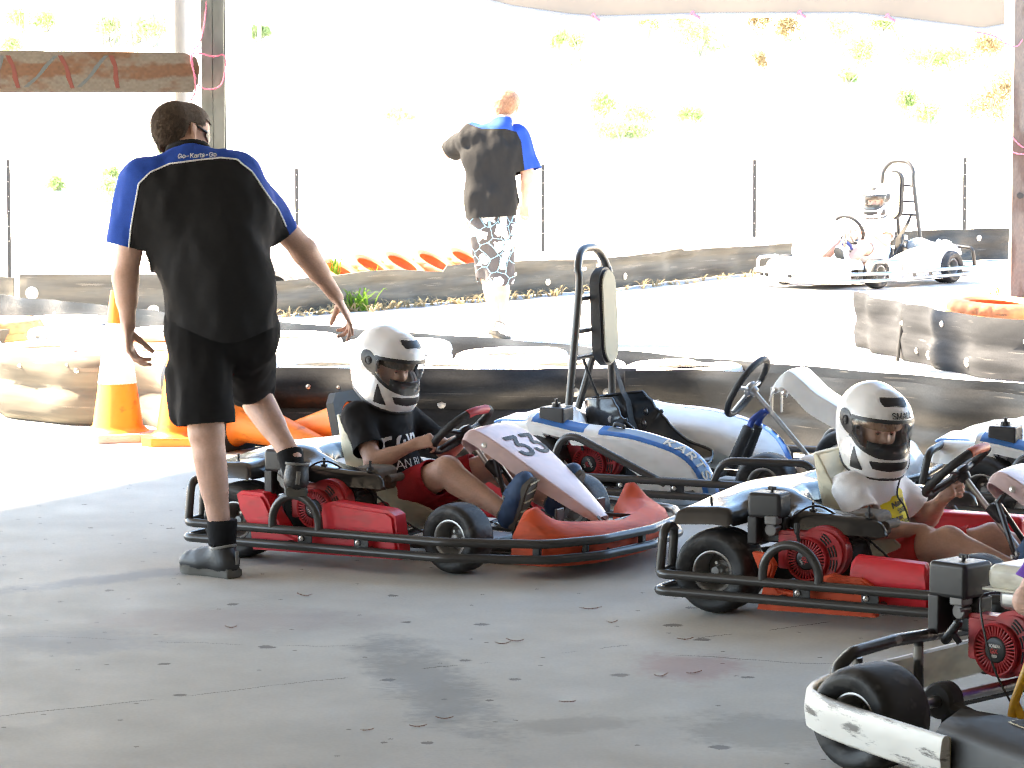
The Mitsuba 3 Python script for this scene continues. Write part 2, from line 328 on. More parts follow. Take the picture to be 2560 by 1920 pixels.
# ------------------------------------------------------------------ the setting
def structure(name, mesh, m, smooth=False):
    scene[name] = mikit.ply(mesh, m, smooth=smooth); labels[name] = {'kind': 'structure'}
def grid(x0, x1, y0, y1, nx, ny, zf):
    X, Y = np.meshgrid(np.linspace(x0, x1, nx), np.linspace(y0, y1, ny), indexing='ij'); Z = zf(X, Y); v = np.stack([X, Y, Z], -1).reshape(-1, 3)
    i = (np.arange(nx - 1)[:, None] * ny + np.arange(ny - 1)[None]).ravel(); f = np.stack([i, i + ny, i + ny + 1, i + 1], 1); return v, np.vstack([f[:, [0, 1, 2]], f[:, [0, 2, 3]]])
structure('ground', grid(-300, 300, -300, 400, 2, 2, lambda x, y: x * 0 - .004), 'mat_track')
# the shed stands askew to the view; its slab and roof share the corner C
E1, E2, C0 = V(.902, -.431, 0), V(-.431, -.902, 0), V(-1.5, 15.8, 0)
def shed(a, b, z=0.0): return C0 + a * E1 + b * E2 + V(0, 0, z)
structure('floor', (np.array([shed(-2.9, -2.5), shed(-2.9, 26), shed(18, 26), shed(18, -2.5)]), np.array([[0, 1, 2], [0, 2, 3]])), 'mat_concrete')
def hill_z(x, y):
    t = np.clip(y - 37.5, 0, None); base = .31 * t * np.clip(t / 4, 0, 1) ** .3 + .02 * x * np.clip(t / 10, 0, 1)
    return np.where(t > 0, base + (meshkit.fbm(np.stack([x * .5, y * .5, 0 * x], -1), 4, 3) - .5) * .8 * np.clip(t / 3, 0, 1), -.2)
structure('hillside', grid(-60, 70, 36, 110, 150, 110, hill_z), 'mat_hill', True)
SH = np.array([SUN[0] / SUN[2], SUN[1] / SUN[2]]) * 3.0        # where the roof's edge must stand for its shade to end along the barrier
def roof_pt(a, b, z): q = shed(a, b, z); return q + V(SH[0], SH[1], 0)
rv = np.array([roof_pt(a, b, z) for z in (3.0, 3.06) for a, b in ((.42, .1), (.42, 26), (18, 26), (18, .1))])
structure('added_right_wall', move(rbox(.2, 27, 5, .01), np.block([[np.stack([E1, -E2, V(0, 0, 1)], 1), (shed(12, 13) + V(0, 0, 2.4))[:, None]], [np.zeros((1, 3)), np.ones((1, 1))]])), 'mat_wallsheet')  # unseen wall added at the side to darken the fill inside the shed
structure('added_back_wall', move(rbox(30, .2, 5, .01), np.block([[np.stack([E1, -E2, V(0, 0, 1)], 1), (shed(7, 27) + V(0, 0, 2.4))[:, None]], [np.zeros((1, 3)), np.ones((1, 1))]])), 'mat_wallsheet')  # added behind the camera, out of view, to block blue sky fill
structure('roof', outward((rv, np.array([[0, 1, 2, 3], [4, 7, 6, 5], [0, 4, 5, 1], [1, 5, 6, 2], [2, 6, 7, 3], [3, 7, 4, 0]]))), 'mat_roofsheet')

# ------------------------------------------------------------------ barriers, tyres, posts, plants
def belt(label, pts, h, m, bolts=(), bulge=.03, wob=.012, thick=.012, seed=0, z0=.0, flip=False, step=.05):
    """a strip of conveyor rubber stood on edge round the tyres; bolts = [(fraction along, height, radius)]"""
    C, t = resample(spline([(x, y, 0) for x, y in pts], 10), step); T = np.gradient(C, axis=0); T /= np.linalg.norm(T, axis=1, keepdims=True)
    Nn = np.stack([T[:, 1], -T[:, 0], 0 * T[:, 0]], 1)
    if flip: Nn = -Nn
    rows = 15; q = np.linspace(0, 1, rows); hh = np.array([h(x) if callable(h) else h for x in C[:, 0]])
    v = []
    for k in range(rows):
        z = z0 + q[k] * hh; o = bulge * (np.abs(np.sin(np.pi * np.clip(z, 0, .385) / .19)) ** .7 - .3) + wob * (meshkit.fbm(np.stack([t * 2.2, z * 6, z * 0 + seed], 1), 3, seed) - .5) * 4 + .02 * np.sin(t * 2 * np.pi / .6 + seed)
        zz = z + (.02 * (meshkit.noise(np.stack([t * 1.3, t * 0, t * 0 + seed], 1), seed + 5) - .5) if k == rows - 1 else 0)
        v.append(C + Nn * o[:, None] + np.stack([0 * t, 0 * t, zz], 1))
    v = np.array(v); R, N = v.shape[:2]; i = (np.arange(R - 1)[:, None] * N + np.arange(N - 1)[None]).ravel(); f = np.stack([i, i + 1, i + N + 1, i + N], 1)
    if flip: f = f[:, ::-1]
    th = Thing('rubber_barrier', label, 'barrier'); th.add('', solidify((v.reshape(-1, 3), np.vstack([f[:, [0, 1, 2]], f[:, [0, 2, 3]]])), thick), m, 50)
    for fr, z, r in bolts:
        k = int(fr * (N - 1)); j = int(np.clip((z - z0) / hh[k], 0, 1) * (R - 1)); p = v[j, k]; nn = Nn[k]
        th.add('bolt', move(lathe([(0, -.01), (r, -.01), (r, .003), (r * .55, .005), (r * .5, .012), (0, .014)], 14), frame(p, (0, 0, 1), nn)), 'mat_bolt')
    return th
belt('black rubber barrier strip behind the fallen cones, bulging over its tyres', [(-1.72, 15.98), (-1.5, 15.72), (-1.2, 15.55), (-.75, 15.48), (-.3, 15.46), (.15, 15.5), (.6, 15.58)], .375, 'mat_belt',
     [(.23, .2, .014), (.19, .28, .012), (.36, .3, .012), (.42, .31, .008), (.63, .235, .022), (.88, .27, .022), (.94, .27, .02)], bulge=.042, seed=1)
belt('matt black rubber barrier strip behind the white kart and the white SMALL helmet', [(.55, 15.53), (.95, 15.5), (1.35, 15.2), (1.75, 14.85), (2.3, 14.34), (2.9, 13.8)], .375, 'mat_belt', [(.06, .235, .02), (.75, .31, .02), (.4, .2, .01)], bulge=.012, wob=.008, seed=2)
belt('long dark rubber strip along the track side of the tyres, seen over their tops', [(-4.2, 21.9), (-3.34, 20.86), (-2.47, 19.68), (-1.39, 18.53), (-.08, 17.28), (.47, 16.63), (1.35, 15.69), (2.35, 14.63), (3.0, 13.95)], .385, 'mat_belt', [(.2, .32, .012)], bulge=.01, wob=.006, seed=3)
belt('scuffed grey rubber barrier wrapped round tyres beside the tall white collared cone', [(-2.9, 18.4), (-2.88, 17.7), (-2.78, 17.1), (-2.58, 16.72), (-2.3, 16.5), (-2.0, 16.42), (-1.78, 16.22), (-1.72, 16.0)], .37, 'mat_oldbelt', [(.75, .3, .014), (.74, .32, .008), (.62, .3, .012)], bulge=.045, wob=.02, seed=4)
belt('weathered brown rubber strip with a wavy top edge along the far side of the track', [(-1.95, 24.0), (-1.77, 24.1), (-1.4, 24.55), (-.9, 25.1), (-.35, 25.75), (.2, 26.4), (.88, 27.2), (1.7, 28.6), (2.6, 29.75)],
     lambda x: .27 + .035 * math.sin(x * 4.2 + .4) * math.exp(-((x + .5) / .7) ** 2) + (.05 if -.55 < x < .0 else 0) - .02 * (x > 1.5), 'mat_oldbelt', [(.36, .13, .02), (.41, .2, .03), (.46, .11, .03), (.52, .2, .03), (.55, .25, .04), (.6, .1, .03)], bulge=.02, wob=.02, seed=5)
belt('weathered grey rubber strip with round holes on the far left of the track', [(-4.9, 24.4), (-4.3, 24.15), (-3.75, 24.0)], .29, 'mat_oldbelt', [], bulge=.0, seed=6)
belt('stained grey brown rubber strip behind the standing man, lapped over its neighbour', [(-3.68, 23.9), (-3.2, 23.85), (-2.6, 23.9), (-1.9, 24.06)], .325, 'mat_oldbelt', [(.08, .2, .05), (.58, .06, .05)], bulge=.0, wob=.016, seed=7)
belt('dark rubber strip far behind the distant driver at the bend of the track', [(3.3, 30.6), (3.9, 31.0), (4.9, 31.6)], .30, 'mat_belt', [(.3, .24, .03), (.55, .2, .03), (.82, .23, .03)], bulge=.0, seed=8)
belt('curved scratched grey rubber barrier at the right hand bend below the brown post', [(2.30, 21.3), (2.36, 20.9), (2.46, 20.5), (2.66, 19.55), (2.86, 19.05), (3.15, 18.75), (3.9, 18.6)], .37, 'mat_belt_dusty',
     [(.30, .26, .02), (.36, .1, .02), (.45, .08, .03), (.52, .3, .02), (.6, .1, .03), (.75, .24, .02)], bulge=.02, wob=.015, seed=9)
t = Thing('marker_pole', 'thin black pole leaning against the curved scratched barrier', 'pole'); t.add('', tube([(2.452, 20.28, -.01), (2.47, 20.27, .17), (2.485, 20.26, .335)], .012, 8), 'mat_blackpole')

def tyre_mesh(R=.3, w=.19, hole=.185, blocks=44):
    prof = [(hole, -w * .36), (hole + .012, -w * .44), (R * .72, -w * .5), (R * .86, -w * .5), (R * .955, -w * .44), (R * .985, -w * .36), (R, -w * .25), (R - .008, -w * .12), (R, -w * .1), (R, w * .1), (R - .008, w * .12), (R, w * .25), (R * .985, w * .36),
            (R * .955, w * .44), (R * .86, w * .5), (R * .72, w * .5), (hole + .012, w * .44), (hole, w * .36), (hole + .02, w * .3), (R * .9, w * .3), (R * .93, 0), (R * .9, -w * .3), (hole + .02, -w * .3)]
    v, f = lathe(prof, blocks * 2, closed=True); M = len(prof); k = np.arange(len(v)); ring, j = k // M, k % M; g = (ring % 4 == 0) & np.isin(j, (4, 5, 6, 11, 12, 13)); s = np.where(g, 1 - .012 / R, 1.0)
    return v * np.stack([s, s, np.ones_like(s)], 1), f
TY = tyre_mesh()
def tyre(label, x, y, z, m, n=(0, 0, 1), group=None, mesh=None, sc=1.0):
    th = Thing('barrier_tyre', label, 'tyre', group); a = rng.random() * 6
    S = np.eye(4); S[:3, :3] *= sc; th.add('', move(mesh or TY, frame((x, y, z), (math.cos(a), math.sin(a), 0), n) @ S), m, 40)
for lab, x, y, m, dz in [('white painted tyre lying flat behind the boy in the black shirt', -.32, 15.86, 'white', 0), ('white painted tyre lying flat beside the tall roll hoop', .28, 15.95, 'white', 0),
        ('white painted tyre lying under the tall roll hoop, half hidden by the strip', .86, 15.93, 'white', -.01), ('scuffed white tyre lying just right of the standing man', -.93, 15.95, 'white', 0.0), ('white tyre at the back of the stack behind the black shirt boy', .0, 16.55, 'white', .0),
        ('white tyre at the back of the stack beside the pinching hand', -.66, 16.55, 'white', .01), ('white tyre with a dark tread behind the standing man', -1.28, 16.55, 'white', .01), ('worn white tyre below the pinching hand, near the track side strip', -.62, 17.2, 'white', 0),
        ('white tyre with a grey tread right of the standing man, near the track side', -1.22, 17.35, 'white', .02), ('orange tyre lying flat left of the standing man', -1.9, 17.3, 'orange', .0), ('white tyre lying behind the hanging hand of the standing man', -1.86, 16.75, 'white', 0),
        ('white tyre with a dusty tread lying left of the tall cone', -2.45, 18.1, 'white', .0), ('worn white tyre lying behind the tall cone', -1.88, 18.0, 'white', .0), ('orange and white tyre at the far left end of the stack', -3.02, 18.5, 'orange', .02),
        ('white tyre lying at the left by the track side strip', -2.6, 18.85, 'white', .0), ('white tyre on the bend left of the cones', -3.1, 17.5, 'white', -.02), ('white tyre lying in the grey wrapped stack left of the cones', -2.5, 17.1, 'white', -.01), ('white tyre lying behind the grey wrapped stack by the tall cone', -2.1, 16.95, 'orange', -.06)]:
    tyre(lab, x, y, .285 + dz, 'mat_tyre_' + m, (rng.normal() * .02, rng.normal() * .02, 1))
    tyre('black tyre in the hidden lower layer of the stack', x + .02, y + .02, .095, 'mat_rubber_dusty', group='lower layer of the tyre stack')
T2 = tyre_mesh(.225, .11, .135, 30)
for lab, x, y, z in [('leaning orange tyre behind the brown strip, nearest the man and grown through with grass', -1.40, 25.75, .195), ('second leaning orange tyre from the pointing arm', -1.16, 26.1, .215), ('third leaning orange tyre from the pointing arm', -.92, 26.4, .22),
                     ('fourth leaning orange tyre from the pointing arm', -.67, 26.75, .215), ('leaning orange tyre beside the walking man', -.4, 27.1, .215)]:
    tyre(lab, x, y, z, 'mat_tyre_orange', (.45, -.22, .85), mesh=T2, group='leaning orange tyres behind the brown strip')
    tyre('orange tyre lying low behind the brown strip under a leaning one', x + .2, y + .1, .075, 'mat_tyre_orange', mesh=T2, group='orange tyres lying low behind the brown strip')
tyre('dark tyre lying behind the brown strip beside the elbow of the pointing arm', -1.9, 24.75, .19, 'mat_rubber_dusty', (.1, -.25, .9), mesh=T2)
tyre('orange tyre on top of the right hand barrier by the brown post', 2.98, 19.75, .33, 'mat_tyre_orange', (0.05, -.06, 1)); tyre('white tyre at the foot of the brown post', 3.45, 19.5, .34, 'mat_tyre_white')
tyre('orange tyre lying flat behind the distant kart', 4.6, 26.9, .12, 'mat_tyre_orange')

# posts, beam, tarp
def cee(w, d, t=.004, lip=.018):
    return [(0, 0), (w, 0), (w, lip), (w - t, lip), (w - t, t), (t, t), (t, d - t), (w - t, d - t), (w - t, d - lip), (w, d - lip), (w, d), (0, d)]
t = Thing('steel_column', 'galvanised steel column of two channels behind the standing man', 'column')
for x, s in ((-1.479, -1), (-1.476, 1)): t.add('channel', prism([(x + s * a, 15.87 + b) for a, b in cee(.054, .1)] if s > 0 else [(x + s * a, 15.87 + b) for a, b in cee(.054, .1)][::-1], 3.45), 'mat_galv', False)
t.add('base_plate', rbox(.2, .2, .012, .004, (-1.478, 15.92, .006)), 'mat_galv')
t = Thing('rusty_beam', 'rusty steel beam with painted zigzag strokes tied to the left column', 'beam')
t.add('web', prism([(x, z) for x, z in [(-3.6, 1.722), (-1.56, 1.722), (-1.535, 1.76), (-1.525, 1.84), (-1.54, 1.89), (-1.6, 1.912), (-3.6, 1.935)]], .006, frame((0, 15.7, 0), (1, 0, 0), (0, -1, 0))), 'mat_rust', False)
t.add('flange', rbox(2.06, .06, .006, .0025, (-2.59, 15.735, 1.724)), 'mat_rust'); t.add('flange', move(rbox(2.0, .06, .006, .0025), shift(-2.62, 15.735, 1.922) @ rot([0, 1, 0], .65)), 'mat_rust')
for x0, x1, col in [(-2.49, -2.545, 'mark_grey'), (-2.46, -2.405, 'mark_red'), (-2.375, -2.22, 'mark_grey'), (-2.205, -2.14, 'mark_red'), (-2.115, -1.975, 'mark_grey'), (-1.955, -1.92, 'mark_red')]:
    a, b = (1.745, 1.9) if x0 < x1 and col == 'mark_grey' else (1.9, 1.74)
    pts = [(x0 + (x1 - x0) * k + .006 * math.sin(k * 5), a + (b - a) * k) for k in np.linspace(0, 1, 7)]; w = .011
    t.add('paint_stroke', prism([(x - w * (1 + .3 * math.sin(i * 2)), z) for i, (x, z) in enumerate(pts)] + [(x + w, z) for x, z in pts[::-1]], .002, frame((0, 15.697 - .0035, 0), (1, 0, 0), (0, -1, 0))), 'mat_' + col, False)
def rope(name, label, pts, r=.0036, n=8):
    th = Thing(name, label, 'rope'); C, L = resample(spline(pts, n), .006); T = np.gradient(C, axis=0); u = np.cross(T, [0, 0, 1.0001]); u /= np.linalg.norm(u, axis=1, keepdims=True) + 1e-9; w = np.cross(T, u); w /= np.linalg.norm(w, axis=1, keepdims=True) + 1e-9
    for k in (0, np.pi):
        ph = L * 2 * np.pi / .05 + k; th.add('strand', tube(C + (np.cos(ph)[:, None] * u + np.sin(ph)[:, None] * w) * r * .6, r * .62, 6), 'mat_pink_rope', label=None)
rope('tie_rope', 'pink rope looped round the left column and the end of the rusty beam', [(-1.5, 15.9, 2.35), (-1.51, 15.86, 2.1), (-1.535, 15.8, 1.96), (-1.565, 15.69, 1.915), (-1.555, 15.68, 1.83), (-1.53, 15.72, 1.755), (-1.49, 15.8, 1.735), (-1.44, 15.82, 1.75), (-1.418, 15.83, 1.8), (-1.416, 15.85, 1.9), (-1.47, 15.84, 1.895),
      (-1.53, 15.76, 1.91), (-1.56, 15.69, 1.9), (-1.55, 15.68, 1.8), (-1.545, 15.69, 1.73), (-1.57, 15.7, 1.68)])
t = Thing('pale_pillar', 'pale painted steel pillar behind the end of the rusty beam', 'column'); t.add('', move(lathe([(0, 0), (.046, 0), (.046, 3.5), (0, 3.5)], 28), shift(-1.69, 16.35, 0)), 'mat_greypaint', 40)
t = Thing('rusty_post', 'brown grey steel post at the right end of the hanging tarpaulin', 'post')
t.add('', prism([(a + 3.15, b + 20.17) for a, b in cee(.12, .1)], 3.5), 'mat_post_brown', False); t.add('bolt', cyl((3.2, 20.16, 1.05), (3.2, 20.175, 1.05), .02, 12), 'mat_blackpole')
t = Thing('tarpaulin', 'pale tarpaulin hanging along the top with a rolled hem and ties', 'tarp')
TX = np.linspace(-.35, 3.09, 60); TZ = np.interp(TX, [-.35, .0, .35, .55, 1.15, 2.16, 2.6, 2.95, 3.09], [2.30, 2.215, 2.165, 2.150, 2.168, 2.173, 2.12, 2.075, 2.10])
rows = [np.stack([TX, 20.2 + .03 * np.sin(TX * 3 + k * .3) * (k / 12) + .006 * np.sin(TX * 9) * (1 - k / 12), TZ + (3.2 - TZ) * (k / 12) ** 1.2], 1) for k in range(13)]
scene['mat_tarp_thin'] = {'type': 'principledthin', 'base_color': rgb(.20, .18, .16), 'roughness': .6, 'diff_trans': .6, 'spec_trans': 0.0}
t.add('', loft(rows, False, False), 'mat_tarp_thin', True); t.add('hem', tube(rows[0] - [0, .012, -.01], .016, 8), 'mat_tarp')
for x, l in [(.5, .05), (1.12, .06), (1.79, .05), (2.34, .06)]:
    z = float(np.interp(x, TX, TZ)); t.add('tie', tube(spline([(x, 20.17, z + .02), (x + .012, 20.15, z + .035), (x + .02, 20.16, z + .015), (x + l, 20.165, z - .012)], 5), .007, 6), 'mat_pink_rope')
rope('tie_rope', 'pink cord between the tarpaulin corner and the brown post', [(2.9, 20.19, 2.075), (3.02, 20.17, 2.05), (3.1, 20.15, 2.0), (3.16, 20.14, 1.985), (3.2, 20.16, 2.03)], .004)
rope('tie_rope', 'pink cord wound round the middle of the brown post', [(3.14, 20.16, 1.42), (3.2, 20.15, 1.36), (3.28, 20.17, 1.33), (3.2, 20.15, 1.31), (3.13, 20.16, 1.33)], .004)
for i, (x, y, z0, z1) in enumerate([(-4.4, 28, -.02, 1.072), (-2.217, 33, -.1, .85), (.319, 33, -.1, .895), (2.724, 36, -.1, .865), (5.086, 36, -.1, .89)]):
    t = Thing('fence_picket', ['black steel fence picket at the far left of the track', 'black steel fence picket beyond the elbow of the pointing arm', 'black steel fence picket right of the walking man', 'black steel fence picket midway between the walking man and the distant driver',
              'black steel fence picket right of the distant driver'][i], 'fence post')
    s = y / 33; th = .010 * s; pts = []
    for a in (90, 210, 330):
        ca, sa = math.cos(math.radians(a)), math.sin(math.radians(a)); pts += [(x + .019 * s * ca + th * .4 * sa, y + .019 * s * sa - th * .4 * ca), (x + .019 * s * ca - th * .4 * sa, y + .019 * s * sa + th * .4 * ca)]
        b = math.radians(a + 60); pts.append((x + th * .7 * math.cos(b), y + th * .7 * math.sin(b)))
    t.add('', prism(pts, z1 - z0, shift(0, 0, z0)), 'mat_blackpole', False)
    for k in range(6): t.add('wire_hole', cyl((x, y - .013 * s, z1 - .06 - k * .13), (x, y - .021 * s, z1 - .06 - k * .13), .006 * s, 8), 'mat_bolt')

# ---- plants on the bank
def leaves(c, r, n, size, seed, up=.3):
    g = np.random.default_rng(seed); d = g.normal(size=(n, 3)); d /= np.linalg.norm(d, axis=1, keepdims=True); rad = g.random(n) ** .45
    cl = g.normal(size=(9, 3)); cl /= np.linalg.norm(cl, axis=1, keepdims=True); cl[:, 2] = np.abs(cl[:, 2]) * .9
    ctr = cl[g.integers(0, 9, n)] * .6 + d * rad[:, None] * .52; P = A(c) + ctr * A(r)
    a = g.normal(size=(n, 3)) + [0, 0, up]; a /= np.linalg.norm(a, axis=1, keepdims=True); b = np.cross(a, g.normal(size=(n, 3))); b /= np.linalg.norm(b, axis=1, keepdims=True); s = size * (.6 + .8 * g.random(n))[:, None]
    v = np.stack([P - a * s, P + b * s * .33, P + a * s, P - b * s * .33], 1).reshape(-1, 3); i = np.arange(n) * 4; return v, np.vstack([np.stack([i, i + 1, i + 2], 1), np.stack([i, i + 2, i + 3], 1)])
BUSH = [[1.09, 41.11, 1.15, .27, .3, 'bright green bush on the bank just right of the walking man'], [1.56, 40.94, 1.11, .27, .24, 'bush right of the bright green one on the bank'], [1.38, 40.74, .98, .35, .15, 'low bush spreading below the bright green pair'], [2.27, 40.94, 1.15, .18, .18, 'small lone bush in the middle of the bare bank'],
        [2.28, 44.85, 2.12, .26, .36, 'tall bush under the left part of the tarpaulin'], [2.59, 44.52, 2.04, .39, .26, 'dark bush at the edge of the bare slope under the tarpaulin'], [1.91, 45.27, 2.27, .2, .26, 'pale bush at the top left of the tarpaulin row'], [3.34, 43.46, 1.84, .09, .16, 'dry brown tuft on the bare slope'],
        [3.47, 45.15, 2.32, .2, .23, 'yellow green bush above the dry brown tuft'], [3.82, 44.66, 2.31, .19, .19, 'bush right of the dry brown tuft near the hem'], [4.4, 44.08, 2.14, .38, .29, 'wide bush below the sagging hem'], [4.59, 43.12, 1.83, .28, .31, 'bush on the slope below the wide one'], [4.47, 42.84, 1.67, .15, .12, 'small bush left of the picket line on the slope'],
        [5.11, 44.72, 2.4, .19, .16, 'little bush by the second hem tie from the post'], [5.44, 42.7, 1.81, .31, .25, 'leafy bush above the distant driver'], [5.88, 42.83, 1.9, .25, .22, 'bush below the right end of the tarpaulin'], [6.32, 42.89, 2.0, .25, .25, 'bush beside the top of the brown post'], [5.11, 41.49, 1.22, .18, .24, 'bush low on the slope above the distant roll hoop'],
        [5.36, 41.14, 1.15, .24, .18, 'yellow bush above the distant roll hoop'], [6.04, 40.89, 1.1, .24, .33, 'vivid green bush left of the brown post'], [6.3, 41.06, 1.22, .24, .36, 'bush half behind the brown post'], [.66, 43.99, 2.12, .16, .19, 'pale bush high above the walking man'], [.92, 44.41, 2.14, .13, .16, 'small bush high right of the walking man'],
        [-7.01, 45.74, 2.27, .26, .26, 'bush in the top left corner above the beam'], [-6.65, 45.93, 2.39, .2, .17, 'small bush second from the left above the beam'], [-5.66, 45.18, 2.29, .18, .2, 'yellow bush among the saplings above the beam'], [-5.0, 44.79, 2.22, .26, .23, 'yellow green bush beside the pale pillar'], [-6.94, 44.61, 2.02, .19, .16, 'bush just above the left end of the beam'],
        [-4.89, 38.61, .25, .17, .2, 'tall grass clump left of the standing man'], [-4.88, 38.97, .33, .11, .23, 'pale grass clump behind the blue sleeve'], [-5.58, 39.14, .38, .11, .11, 'small clump at the far left of the bank foot'], [-1.46, 41.28, 1.14, .24, .15, 'faint bush between the two men on the bank'], [-3.51, 44.7, 2.3, .16, .13, 'faint bush right of the left column']]
for i, (x, y, z, rx, rz, lab) in enumerate(BUSH):
    z = float(hill_z(np.array([x]), np.array([y]))[0]); t = Thing('bush', lab, 'bush'); m = 'mat_grass_dry' if 'brown' in lab else ('mat_leaf_a', 'mat_leaf_b', 'mat_leaf_c')[i % 3]
    t.add('foliage', leaves((x, y, z + rz * .8), (rx * 1.15, rx * 1.1, rz * 1.15), int(500 + 2600 * rx), .028, 100 + i), m, False)
    g = np.random.default_rng(i); t.add('stem', join(*[tube([(x, y, z - .05), (x + d[0] * rx * .4, y + d[1] * rx * .4, z + rz * .5), (x + d[0] * rx, y + d[1] * rx, z + rz * 1.3)], [.012, .008, .003], 5) for d in g.normal(size=(5, 2)) * .6]), 'mat_bark')
for i, (x, y, h) in enumerate([(-7.21, 45.52, 1), (-6.8, 45.17, 1.2), (-6.34, 46.09, 1), (-5.94, 45.08, 1.1), (-5.74, 45.12, 1), (-5.56, 45.13, 1.2), (-5.32, 44.94, .9), (-5.22, 45.01, 1.1), (-5.01, 45.15, 1), (-4.86, 44.73, 1), (-4.73, 44.38, 1.2), (-6.41, 45.41, 1), (-3.58, 43.98, 1.0), (-3.5, 44.53, .9), (3.24, 44.74, 1), (2.71, 44.93, 1.1), (2.86, 45.31, 1)]):
    z = float(hill_z(np.array([x]), np.array([y]))[0]); g = np.random.default_rng(50 + i); lean = g.normal() * .12
    t = Thing('sapling', 'slender bare trunked sapling above the rusty beam' if x < -4 else ('faint sapling just right of the left column' if x < 0 else 'thin sapling among the bushes under the tarpaulin'), 'tree', 'saplings above the rusty beam' if x < -4 else ('saplings right of the left column' if x < 0 else 'saplings under the tarpaulin'))
    P = [(x, y, z - .1), (x + lean * .3, y, z + 1), (x + lean * .5 + g.normal() * .05, y, z + 2.2), (x + lean, y, z + 3.4 * h)]
    t.add('trunk', tube(spline(P, 4), np.linspace(.028, .01, 13) * (1 + .5 * g.random()), 7), 'mat_bark'); t.add('crown', leaves((x + lean, y, z + 3.6 * h), (.55, .55, .8), 500, .05, 300 + i, -.4), ('mat_leaf_a', 'mat_leaf_c')[i % 2], False)
def tuft(x, y, r, h, n, seed, m, z=0.0):
    g = np.random.default_rng(seed); out = []
    for _ in range(n):
        a = g.random() * 6.28; l = h * (.5 + .6 * g.random()); o = g.normal(size=2) * r * .25; w = .005 + .004 * g.random(); s = V(-math.sin(a), math.cos(a), 0) * w; b = V(x + o[0], y + o[1], z); d = V(math.cos(a), math.sin(a), 0) * r * (.4 + .8 * g.random())
        q = [b, b + d * .35 + V(0, 0, l * .6), b + d * .8 + V(0, 0, l * .95), b + d * 1.1 + V(0, 0, l * .85)]; out.append(loft([[p - s * k, p + s * k] for p, k in zip(q, (1, .8, .5, .1))], False, False))
    return join(*out)
for lab, x, y, r, h, n, z in [('bright green grass tuft at the foot of the brown strip by the pinching hand', -1.17, 24.62, .16, .17, 46, 0), ('grass growing through the leaning orange tyre nearest the man', -1.42, 25.65, .08, .16, 22, .2), ('grass blades beside the second leaning orange tyre', -1.12, 25.5, .1, .2, 18, .1),
                             ('grass tuft behind the brown strip near the man', -1.95, 24.9, .08, .2, 16, .2), ('grass at the foot of the brown post', 3.1, 20.6, .08, .15, 14, .3)]:
    t = Thing('grass_tuft', lab, 'grass tuft'); t.add('', tuft(x, y, r, h, n, int(abs(x) * 1000), 'mat_grass_green', z), 'mat_grass_green', False)
g = np.random.default_rng(5); ss = np.linspace(0, 1, 90); bx, by = np.interp(ss, [0, .45, .75, 1], [-1.75, -.35, .88, 2.6]), np.interp(ss, [0, .45, .75, 1], [23.95, 25.55, 27.0, 29.5])
scene['straw'] = mikit.ply(join(*[tuft(a + g.normal() * .05, b - .03 - abs(g.normal()) * .08, .09, .035 + .05 * g.random(), 7, 900 + i, '') for i, (a, b) in enumerate(zip(bx, by))]), 'mat_grass_dry'); labels['straw'] = {'kind': 'stuff', 'label': 'dry straw along the foot of the brown rubber strip', 'category': 'straw'}

gg = np.random.default_rng(77); HP = np.stack([gg.uniform(-9, 10, 60000), gg.uniform(38.2, 50, 60000)], 1); HM = meshkit.fbm(np.c_[HP * .9, HP[:, :1] * 0], 4, 12) > .56; HP = HP[HM][:14000]; HZ = hill_z(HP[:, 0], HP[:, 1]); HN = len(HP)
ha = gg.normal(size=(HN, 3)) * [.5, .5, .3] + [0, 0, 1]; ha /= np.linalg.norm(ha, axis=1, keepdims=True); hb_ = np.cross(ha, gg.normal(size=(HN, 3))); hb_ /= np.linalg.norm(hb_, axis=1, keepdims=True); hl = (.05 + .11 * gg.random(HN))[:, None]; H0 = np.c_[HP, HZ - .01]
HQ = np.stack([H0 - hb_ * .012, H0 + hb_ * .012, H0 + ha * hl + hb_ * .004, H0 + ha * hl * 1.1], 1).reshape(-1, 3); hi = np.arange(HN) * 4
scene['bank_grass'] = mikit.ply((HQ, np.vstack([np.stack([hi, hi + 1, hi + 2], 1), np.stack([hi, hi + 2, hi + 3], 1)])), 'mat_leaf_b'); labels['bank_grass'] = {'kind': 'stuff', 'label': 'sparse pale grass in patches over the sunlit bank', 'category': 'grass'}
